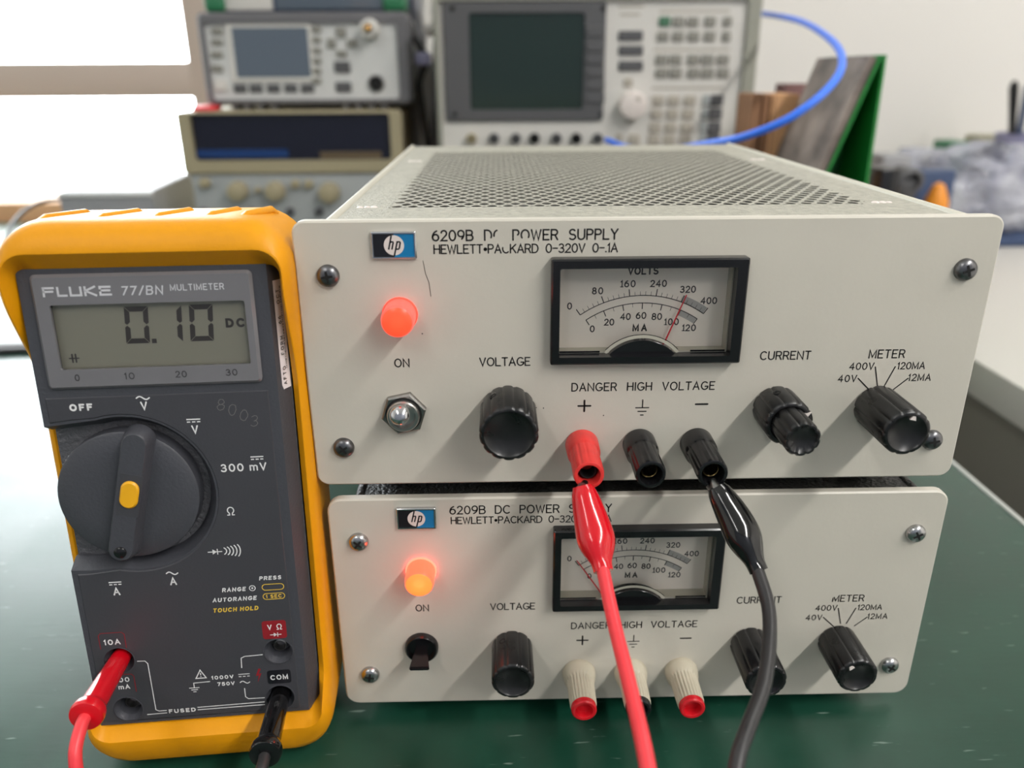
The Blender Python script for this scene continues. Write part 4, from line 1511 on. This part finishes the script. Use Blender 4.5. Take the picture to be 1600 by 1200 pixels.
for u, v, r in ((374, 298, 11), (432, 298, 11), (516, 300, 11.5), (322, 285, 6), (463, 287, 5), (484, 287, 5), (405, 296, 3.4)):
    x, z = g(u, v)
    mb = MB(); mb.lathe([(r * 1.05, 0), (r, 4), (r * .92, 13 if r > 8 else 7), (r * .75, 14 if r > 8 else 7.6)], (x, -2, z), (0, -1, 0), 28, flutes(12, .05, .1))
    mb.build('round_knob', M['cream'], ci)
for u in (320, 396, 455, 500, 545):
    x, z = g(u, 330)
    mb = MB(); mb.lathe([(4.5, 0), (4.5, 5), (3, 5.2), (3, 1)], (x, -2, z), (0, -1, 0), 20)
    mb.build('panel_jack', M['keydark'], ci)
for sx in (-105, 102):
    for y in (30, 270):
        mb = MB(); mb.lathe([(7, 0), (8, 7)], (sx, y, 0), (0, 0, 1), 16); mb.build('foot', M['dark'], ci)

# --- grey power meter
PM = (-252, 700, ctop)
pm = thing('power_meter', 'grey benchtop power meter with a blank screen on top of the cream instrument', 'instrument', PM)
g = onplane(700, PM)
x0, x1, z0, z1 = rect_of(g, 316, 19, 641, 164)
mb = MB(); mb.prism(rr(x0, x1, z0, z1, 7, 6), -4, 40, cham=3.0, holes=[rr(x0 + 7, x1 - 13, z0 + 6, z1 - 11, 4, 4)])
mb.build('front_bumper', M['mount'], pm)
mb = MB(); mb.box(x0 + 4, x1 - 4, 40, 330, z0 + 3, z1 - 3, 3)
mb.build('cabinet', M['lightpanel'], pm)
mb = MB(); mb.box(x0 + 5, x1 - 11, -0.5, 10, z0 + 4, z1 - 9)
mb.build('front_panel', M['lightpanel'], pm)
a0, a1, b0, b1 = rect_of(g, 358, 36, 490, 128)
mb = MB(); mb.prism(rr(a0, a1, b0, b1, 2, 4), -2.5, 0, cham=0.8); mb.build('display_surround', M['lightpanel2'], pm)
a0, a1, b0, b1 = rect_of(g, 367, 43, 484, 121)
mb = MB(); mb.box(a0, a1, -2.9, -2, b0, b1); mb.build('display_screen', M['pmlcd'], pm, smooth=0)


def keys(parent, g, items, m, y, name='key', d=2.5):
    for u, v, hu, hv in items:
        a0, a1, b0, b1 = rect_of(g, u - hu * 1.12, v - hv * 1.12, u + hu * 1.12, v + hv * 1.12)
        mb = MB(); mb.box(a0, a1, y - d, y + 0.5, b0, b1, min(1.0, (b1 - b0) * .2), 1)
        mb.build(name, m, parent)


keys(pm, g, [(u, 138, 9, 6) for u in (376, 401, 428, 455, 481)], M['keydark'], -0.5)
keys(pm, g, [(495, v, 6.5, 4.5) for v in (46, 62, 79, 95, 111, 126)], M['key'], -0.5)
keys(pm, g, [(340, v, 8, 5) for v in (49, 66, 85, 107)], M['key'], -0.5)
keys(pm, g, [(345, 133, 9, 8)], M['lightpanel2'], -0.5)
keys(pm, g, [(533, 51, 7, 7), (518, 68, 6, 7), (550, 68, 7, 6), (534, 84, 7, 5)], M['key'], -0.5, 'arrow_key')
keys(pm, g, [(535, 105, 11, 8), (537, 136, 11, 7)], M['keydark'], -0.5)
x, z = g(579, 46)
mb = MB(); mb.lathe([(10.5, 0), (10.5, 6), (9, 8), (8.6, 20), (7, 21), (5.6, 21), (5.4, 12)], (x, -0.5, z), (0, -1, 0), 32)
cn = mb.build('sensor_connector', M['lightpanel2'], pm)
mb = MB(); mb.lathe([(3.4, 12), (3.4, 22), (2.2, 23), (0.6, 23.2)], (x, -0.5, z), (0, -1, 0), 20); mb.build('connector_pin', M['gold_metal'], cn)
x, z = g(588, 130)
mb = MB(); mb.lathe([(9, 0), (8.6, 3.2), (7.6, 3.4), (7.2, 1.2), (7, 0.6)], (x, -0.5, z), (0, -1, 0), 32, cap1=False)
cn = mb.build('output_connector', M['steel'], pm)
mb = MB(); mb.lathe([(7.1, 0.3), (6.8, 0.9), (0.05, 0.9)], (x, -0.5, z), (0, -1, 0), 28); mb.build('connector_bore', M['dark'], cn)
for u in (366, 385, 406, 428, 540, 560, 580, 600):
    x, z = g(u, 168)
    mb = MB(); mb.box(x - 3, x + 3, 0, 26, 0.0, z0 + 1.5, 1.0, 1); mb.build('bumper_foot', M['mount'], pm)
for sx in (x0 + 12, x1 - 30):
    mb = MB(); mb.box(sx, sx + 18, 270, 300, 0, z0 + 4); mb.build('rear_foot', M['mount'], pm, smooth=0)

# --- instrument with green corners on the very top
TI = (-252, 706, px(480, 13, 706)[1])
ti = thing('portable_instrument', 'dark instrument with green rubber corners on top of the grey power meter', 'instrument', TI)
g = onplane(706, TI)
xa, xb = g(322, 5)[0], g(630, 5)[0]
mb = MB(); mb.box(xa + 3, xb - 3, 4, 120, 0.6, 62, 4)
mb.build('cabinet', M['navy'], ti)
mb = MB(); mb.box(xa + 16, g(425, 5)[0], 1, 6, 2.5, 55, 1.0); mb.build('side_panel', M['lightpanel2'], ti)
mb = MB(); mb.box(g(430, 5)[0], xb - 18, 1, 6, 3, 55, 1.0); mb.build('display_panel', M['pmlcd'], ti)
for a0, a1 in ((xa - 2, xa + 20), (xb - 22, xb + 2)):
    for b0, b1 in ((0, 18), (48, 66)):
        mb = MB(); mb.box(a0, a1, -5, 34, b0, b1, 5, 3); mb.build('rubber_corner', M['greenrub'], ti)
top_pm = PM[2] + z1
ti.location.z = top_pm * S

# --- spectrum analyser
RZ = 142
rs = thing('bench_riser', 'plain wooden riser shelf holding up the spectrum analyser', 'shelf', (62, 800, 0))
mb = MB(); mb.box(-190, 178, -140, 200, RZ - 18, RZ, 1); mb.build('shelf_board', M['wood'], rs)
for x in (-190, 160):
    mb = MB(); mb.box(x, x + 18, -140, 200, 0, RZ - 18); mb.build('side_board', M['wood'], rs, smooth=0)
SA = (58, 650, RZ)
sa = thing('spectrum_analyzer', 'large beige spectrum analyzer with a dark green screen behind the power supplies', 'instrument', SA)
g = onplane(650, SA)
x0, _ = g(681, 110); x1, _ = g(1180, 110); zt_ = g(900, -8)[1]
zb = 8
mb = MB(); mb.box(x0 + 2, x1 - 2, 12, 340, zb, zt_, 5); mb.build('cabinet', M['greycab'], sa)
mb = MB(); mb.prism(rr(x0, x1, zb, zt_ + 1, 6, 5), -6, 14, cham=2.5, holes=[rr(x0 + 5, x1 - 14, zb + 5, zt_ - 5, 3, 4)])
mb.build('front_frame', M['greycab'], sa)
mb = MB(); mb.box(x0 + 4, x1 - 12, -1, 10, zb + 4, zt_ - 4); mb.build('front_panel', M['lightpanel2'], sa)
a0, a1, b0, b1 = rect_of(g, 694, 2, 944, 189)
s0, s1, t0_, t1_ = rect_of(g, 734, 20, 912, 171)
mb = MB(); mb.prism(rr(a0, a1, b0, b1, 3, 4), -5, 0, cham=1.2, holes=[rr(s0, s1, t0_, t1_, 3, 4)]); db = mb.build('display_bezel', M['keydark'], sa)
mb = MB(); mb.box(s0 - 1, s1 + 1, -2, -1, t0_ - 1, t1_ + 1); mb.build('display_screen', M['crt'], sa, smooth=0)
for u, v in ((707, 14), (942, 14), (711, 178), (938, 178)):
    x, z = g(u, v)
    mb = MB(); mb.lathe([(2.6, 0), (2.4, 1.2), (.1, 1.4)], (x, -5, z), (0, -1, 0), 14); mb.build('bezel_screw', M['dark'], db)
keys(sa, g, [(929, v, 13, 8) for v in (50, 72, 92, 112, 132, 152)], M['keydark'], -5, 'soft_key', 1.6)
keys(sa, g, [(985, v, 17, 7) for v in (56, 79, 103)], M['keydark'], -1, 'mode_key')
keys(sa, g, [(1038, 34, 8, 7)], M['keygreen'], -1)
for v in (34, 57):
    keys(sa, g, [(u, v, 8, 7) for u in (1038 + 22 * 1 if v == 34 else 1035, 1060 + 22 if v == 34 else 1059, 1109 if v == 34 else 1083)], M['key'], -1)
keys(sa, g, [(1108, 57, 8, 7), (1136, 34, 6, 7), (1134, 57, 6, 7)], M['key'], -1)
for v in (93, 114):
    keys(sa, g, [(u, v, 8.5, 7) for u in (1033, 1055, 1083, 1105, 1129)], M['key'], -1)
for v in (157, 178, 199, 218):
    keys(sa, g, [(u - (v - 157) * .12, v, 8, 7) for u in (1028, 1052, 1077)], M['keybeige'], -1)
    keys(sa, g, [(1119 - (v - 157) * .1, v, 9, 8)], M['keydark'], -1, 'unit_key')
    keys(sa, g, [(1103 - (v - 157) * .1, v, 5, 8)], M['bluepanel'], -1, 'unit_key')
keys(sa, g, [(981, 129, 6, 6), (990, 217, 8, 7), (967, 217, 5, 7)], M['keybeige'], -1)
x, z = g(986, 164)
mb = MB(); mb.lathe([(14.5, 0), (14, 14), (13.2, 16.5), (12, 17), (0.05, 17.2)], (x, -1, z), (0, -1, 0), 36)
kn = mb.build('tuning_knob', M['white'], sa)
mb = MB(); mb.lathe([(3, 17.1), (2.8, 16.4), (0.05, 16.4)], (x + 4, -1, z + 6), (0, -1, 0), 16); mb.build('finger_dimple', M['keybeige'], kn)
for u, m in ((737, M['cream']), (772, M['keydark']), (806, M['keydark']), (835, M['dark']), (869, M['keydark']), (900, M['dark']), (933, M['keydark'])):
    x, z = g(u, 216)
    mb = MB(); mb.lathe([(5.6, 0), (5.4, 8), (4.4, 9), (3.2, 9), (3.0, 4)], (x, -1, z), (0, -1, 0), 24); mb.build('front_connector', m, sa)
mb = MB()
for (u0, u1, v) in ((965, 1005, 10), (968, 1000, 23), (1030, 1140, 18), (1020, 1140, 78), (1018, 1130, 138)):
    xa_, za_ = g(u0, v); xb_, zb_ = g(u1, v)
    mb.ribbon([(xa_, za_), (xb_, za_)], 2.2, -1.1, caps=False)
mb.build('printed_strip', M['keybeige'], sa, smooth=0)
for sx in (x0 + 20, x1 - 30):
    for y in (20, 300):
        mb = MB(); mb.box(sx, sx + 14, y, y + 20, 0, zb + 1); mb.build('foot', M['dark'], sa, smooth=0)

# blue cable looping out from behind the analyser to its front connector
cpts = []
for u, v, d in ((1178, 30, 1.02), (1182, 23, .93), (1195, 22, .86), (1250, 33, .74), (1298, 62, .61), (1316, 96, .545), (1296, 136, .52), (1236, 183, .52), (1165, 213, .54), (1110, 224, .57), (1045, 234, .62), (985, 232, .68), (948, 219, .745)):
    dd = CAM_ROT.to_matrix() @ Vector(((u - 800) / F_PX, -(v - 600) / F_PX, -1))
    cpts.append((CAM_LOC + dd * d) / S)
mb = MB(); mb.tube(spline(cpts, 8), 2.7, 14)
tag(mb.build('blue_cable', M['bluecable']), 'bright blue cable arching from the spectrum analyzer over the cardboard pieces', 'cable')

# --- right hand clutter: cardboard, plates, green stand
for k, (u0, u1, vt, y, th_, m, lab_) in enumerate((
        (1174, 1192, 146, 494, 44, 'cardboarddark', 'dark brown cardboard piece standing nearest the spectrum analyzer'),
        (1192, 1207, 147, 496, 42, 'cardboarddark', 'narrow brown cardboard piece standing between two other upright cardboard pieces'),
        (1207, 1250, 147, 492, 48, 'cardboard', 'light brown cardboard box standing beside the leaning grey plates'))):
    xa, z1 = px(u0 + 2, vt, y); xb, _ = px(u1 - 1, vt, y)
    r = thing('cardboard_piece' if k < 2 else 'cardboard_box', lab_, 'cardboard', ((xa + xb) / 2, y, 0), group=None)
    hw = (xb - xa) / 2
    mb = MB(); mb.box(-hw, hw, 0, th_, 0, z1, 0.6, 1); mb.build('board', M[m], r)
    mb = MB(); mb.box(-hw + 1.2, -hw + 2.2, -0.25, th_ - 2, 2, z1 - 1.0); mb.build('fold_edge', M['cardboarddark'], r, smooth=0)
xa, z1 = px(1228, 131, 556); xb, _ = px(1272, 131, 556)
mb = MB((-(xa + xb) / 2, -556, 0)); mb.box(xa, xb, 556, 586, 0, z1, 1)
o = mb.build('dark_red_box', mat('dark_maroon_card', rgb(112, 78, 76), 0.7, vary=.2, vscale=40)); o.location = ((xa + xb) / 2 * S, .556, 0)
tag(o, 'dull maroon box standing behind the light brown cardboard box', 'box')

# plates stand on edge and lean to the right against the green stand
LEAN = math.atan2(27.2, 81.6)
YN, YF = 384, 486
def leaning(xtop, ztop, thick):
    """outline in x-z of a sheet leaning right whose top left corner is at xtop"""
    k = math.tan(LEAN)
    zb_ = 0
    xb_ = xtop - k * (ztop - zb_)
    return [(xb_, zb_), (xb_ + thick, zb_), (xtop + thick, ztop), (xtop, ztop)]
specs = ((228.4, 241.0, 2.2, 0, 'front left sheet of the leaning stained grey metal plates'),
         (231.4, 240.2, 1.6, 1.5, 'second of the leaning stained grey metal plates, against the first'),
         (233.8, 239.6, 1.8, 3.0, 'third leaning grey metal plate, resting against the green stand'))
for xt, zt1, th_, dy, lab_ in specs:
    xb_ = xt - math.tan(LEAN) * zt1
    mb = MB((-xb_, -YN, 0))
    mb.prism(leaning(xt, zt1, th_), YN + dy, YF + dy)
    o = mb.build('metal_plate', M['alu'], smooth=0); o.location = (xb_ * S, YN * S, 0)
    tag(o, lab_, 'metal plate', 'leaning metal plates')
gx = 236.0
gs = thing('green_stand', 'green wedge-shaped stand holding up the leaning grey plates', 'stand', (222, YN, 0))
mb = MB((-222, -YN, 0)); mb.prism(leaning(gx, 241.5, 2.4), YN + 1, YF); mb.build('sloping_board', M['greenshade2'], gs, smooth=0)
mb = MB((-222, -YN, 0)); k = math.tan(LEAN)
mb.prism([(gx - k * 241.5 + 2.6, 0), (gx + 5.0, 0), (gx + 3.4, 239.5)], YN + 52, YF - 4); mb.build('wedge_panel', M['greenshade'], gs, smooth=0)
mb = MB((-222, -YN, 0)); mb.prism([(gx + 5.0, 0), (gx + 7.4, 0), (gx + 5.2, 241.5), (gx + 2.8, 241.5)], YN + 1, YF); mb.build('upright_board', M['greenshade2'], gs, smooth=0)
# standing partly past the bench edge: carried by the bench edge strip
# --- plastic bag and clutter on the white desk
def blob(name, c, r, seedv, amp, m, flat_base=True, nu=48, nv=28):
    mb = MB()
    rows = []
    for j in range(nv + 1):
        th_ = pi * j / nv
        row = []
        for i in range(nu):
            ph = 2 * pi * i / nu
            d = Vector((sin(th_) * cos(ph), sin(th_) * sin(ph), cos(th_)))
            q = d * 2.2 + Vector((seedv, seedv * .7, 0))
            k = 1 + amp * (abs(noise.noise(q * 1.0)) * 1.3 - .3) + amp * .55 * abs(noise.noise(q * 2.7)) + amp * .25 * noise.noise(q * 6)
            p = Vector((d.x * r[0] * k, d.y * r[1] * k, d.z * r[2] * k))
            if flat_base:
                p.z = max(p.z, -r[2] * .75)
            row.append(p)
        rows.append(row)
    zmin = min(p.z for row in rows for p in row)
    vs = [[mb.v(p.x, p.y, p.z - zmin) for p in row] for row in rows]
    for j in range(nv):
        for i in range(nu):
            i2 = (i + 1) % nu
            mb.f([vs[j][i], vs[j][i2], vs[j + 1][i2], vs[j + 1][i]])
    o = mb.build(name, m, weld=True, smooth=180)
    o.location = (c[0] * S, c[1] * S, c[2] * S)
    return o


tag(blob('plastic_bag', (655, 955, 12.2), (140, 86, 66), 3.1, .30, M['bag']), 'large crumpled clear plastic bag of parts on the white desk', 'bag')
mb = MB(); mb.box(-190, 190, 0, 230, 0, 12, 3)
o = mb.build('blue_tray', M['navy']); o.location = (.71, .85, 0)
tag(o, 'flat dark blue tray under the crumpled plastic bag', 'tray')


def clutter(name, label, cat, u, vtop, y, wpx, dmm, m, kind='box', z0=0, rot=0.0):
    """thing standing at depth y whose top shows at vtop"""
    x, z = px(u, vtop, y)
    wmm = px(u + wpx / 2, vtop, y)[0] - px(u - wpx / 2, vtop, y)[0]
    hmm = z - z0
    mb = MB()
    if kind == 'box':
        mb.box(-wmm / 2, wmm / 2, 0, dmm, 0, hmm, min(wmm, dmm, hmm) * .1)
    elif kind == 'cone':
        mb.lathe([(wmm * .5, 0), (wmm * .5, hmm * .55), (wmm * .42, hmm * .8), (wmm * .2, hmm * .97), (.1, hmm)], (0, dmm / 2, 0), (0, 0, 1), 28)
    else:
        r = wmm / 2
        mb.box(-r * .6, r * .6, 4, dmm - 4, 0, hmm - r)
        mb.lathe([(r * .8, 0), (r, 3), (r, dmm), (r * .65, dmm + 2), (r * .6, dmm - 8)], (0, dmm, hmm - r), (0, -1, 0), 28)
    o = mb.build(name, m); o.location = (x * S, y * S, z0 * S); o.rotation_euler = (0, 0, rot)
    return tag(o, label, cat)


clutter('orange_cap', 'orange plastic cap in front of the plastic bag', 'cap', 1482, 288, 720, 42, 40, M['orange'], 'cone')
clutter('black_adapter', 'black box-shaped adapter beside the green stand', 'adapter', 1394, 264, 690, 30, 50, M['black'])
clutter('round_connector', 'dark round connector standing left of the plastic bag', 'connector', 1428, 262, 740, 40, 36, M['keydark'], 'round')
clutter('grey_module', 'blue-grey module behind the orange cap', 'module', 1466, 266, 790, 62, 36, M['navy'])
clutter('pale_block', 'pale grey block standing behind the black adapter', 'block', 1404, 243, 800, 46, 50, M['grayplastic'])
clutter('khaki_box', 'khaki box on the desk behind the plastic bag', 'box', 1552, 212, 1150, 40, 50, M['khaki'])
clutter('dark_folder', 'dark folder lying behind the plastic bag', 'folder', 1462, 243, 1080, 50, 60, M['black'])
clutter('green_box', 'small green box behind the plastic bag', 'box', 1504, 222, 1120, 34, 60, M['greenrub'])
# pen cup
x, z = px(1604, 200, 1060)
pc_ = thing('pen_cup', 'lilac grey cup of dark pens at the far right of the desk', 'cup', (x, 1060, 0))
mb = MB(); mb.lathe([(36, 0), (38, 4), (42, z - 8), (40, z - 8), (36, 6), (.1, 6)], (0, 0, 0), (0, 0, 1), 32); mb.build('cup_body', M['lilac'], pc_)
for k, (dx, dy, hh, m, lab_) in enumerate(((-22, 0, 70, 'dark', 'black pen leaning left in the lilac grey cup'), (-4, 10, 64, 'navy', 'blue pen standing upright in the lilac grey cup'), (12, -6, 72, 'black', 'thick black marker in the lilac grey cup'))):
    mb = MB(); mb.tube([(dx * .3, dy, 8), (dx * 1.0, dy, z - 6), (dx * 1.55, dy, z + hh - 8), (dx * 1.6, dy, z + hh)], [4, 5, 7 if k != 1 else 5, 3], 12)
    o = mb.build('pen', M[m]); o.location = (x * S, 1.06, 0)
    tag(o, lab_, 'pen', 'pens in the cup')

# --- between the instruments: cables and a hanging tag
def cable(name, label, pts, r, m, cat='cable'):
    w_ = []
    for u, v, y in pts:
        x, z = px(u, v, y)
        w_.append((x, y, z))
    mb = MB(); mb.tube(spline(w_, 8), r, 12)
    return tag(mb.build(name, m), label, cat)


cable('black_cable', 'thick black cable looping down between the two background instruments', [(628, -20, 760), (636, 20, 745), (648, 60, 730), (666, 92, 722), (655, 130, 730), (660, 170, 735), (670, 240, 740)], 3.6, M['blackwire'])
cable('white_cable', 'pale cable hanging beside the spectrum analyzer', [(668, -20, 780), (664, 20, 775), (672, 50, 770), (680, 30, 775), (684, -20, 780)], 6, M['lightpanel2'])
cable('grey_cable', 'grey cable behind the power meter hanging to the bench', [(652, -20, 830), (654, 50, 820), (653, 110, 820), (652, 170, 820), (652, 260, 820), (652, 380, 830)], 9, M['grayplastic'])
cable('dark_cable', 'black cable bundle falling along the left side of the spectrum analyzer', [(684, 60, 720), (682, 120, 715), (682, 160, 715), (679, 200, 715), (678, 300, 715)], 5, M['blackwire'])
x, z = px(661, 92, 716)
mb = MB(); mb.box(-9, 9, -4, 12, -7, 7, 3)
o = mb.build('cable_plug', M['lilac']); o.location = (x * S, .716, z * S); tag(o, 'small lilac plug on the black cable between the instruments', 'plug')
x0, z0 = px(652, 225, 760); x1, z1 = px(674, 100, 760)
mb = MB(); mb.prism([(x0 - 4, 0), (x0 + 12, 0), (x1 + 2, z1), (x1 - 12, z1)], 0, 4)
o = mb.build('paper_sheet', M['lightpanel']); o.location = (0, .76, 0); tag(o, 'pale sheet standing between the two background instruments', 'sheet')

# --- left: pale box with its cable, red cap, desk cable
x0, zt_ = px(91, 300, 655); x1, _ = px(236, 300, 655)
wb = thing('router_box', 'pale grey flat-topped box by the window left of the cream instrument', 'box', ((x0 + x1) / 2, 655, 0))
hw = (x1 - x0) / 2
mb = MB(); mb.prism([(-hw, 0), (hw, 0), (hw - 16, 168), (-hw - 16, 168)], zt_, 0, plane='xy', cham=1.5); mb.build('box_body', M['grayplastic'], wb, smooth=0)
mb = MB(); mb.box(-hw - 1, hw + 1, -2, 3, zt_ - 6, zt_ - 1, 1); mb.build('lid_edge', M['lightpanel'], wb)
cable('box_cable', 'thin black cable curling down from the pale grey box', [(110, 311, 700), (70, 314, 690), (38, 330, 660), (15, 360, 620), (2, 420, 560)], 2.2, M['blackwire'])
mb = MB(); mb.tube([(-700, 437, 3.2), (-560, 441, 3.2), (-440, 455, 3.2), (-330, 470, 3.2)], 3.2, 12)
tag(mb.build('bench_cable', M['grayplastic']), 'pale grey cable lying across the bench behind the multimeter', 'cable')
mb = MB(); mb.tube([(-700, 424, 3), (-560, 428, 3), (-440, 442, 3), (-330, 460, 3)], 3.0, 12)
tag(mb.build('dark_bench_cable', M['blackwire']), 'black cable lying across the bench behind the multimeter', 'cable')
x, z = px(335, 163, 690)
mb = MB(); mb.box(-12, 12, 0, 30, 0, 5.5, 2)
o = mb.build('red_tag', M['redwire']); o.location = (x * S - .010, .680, ctop * S); tag(o, 'small red tag lying on the left end of the cream instrument', 'tag')
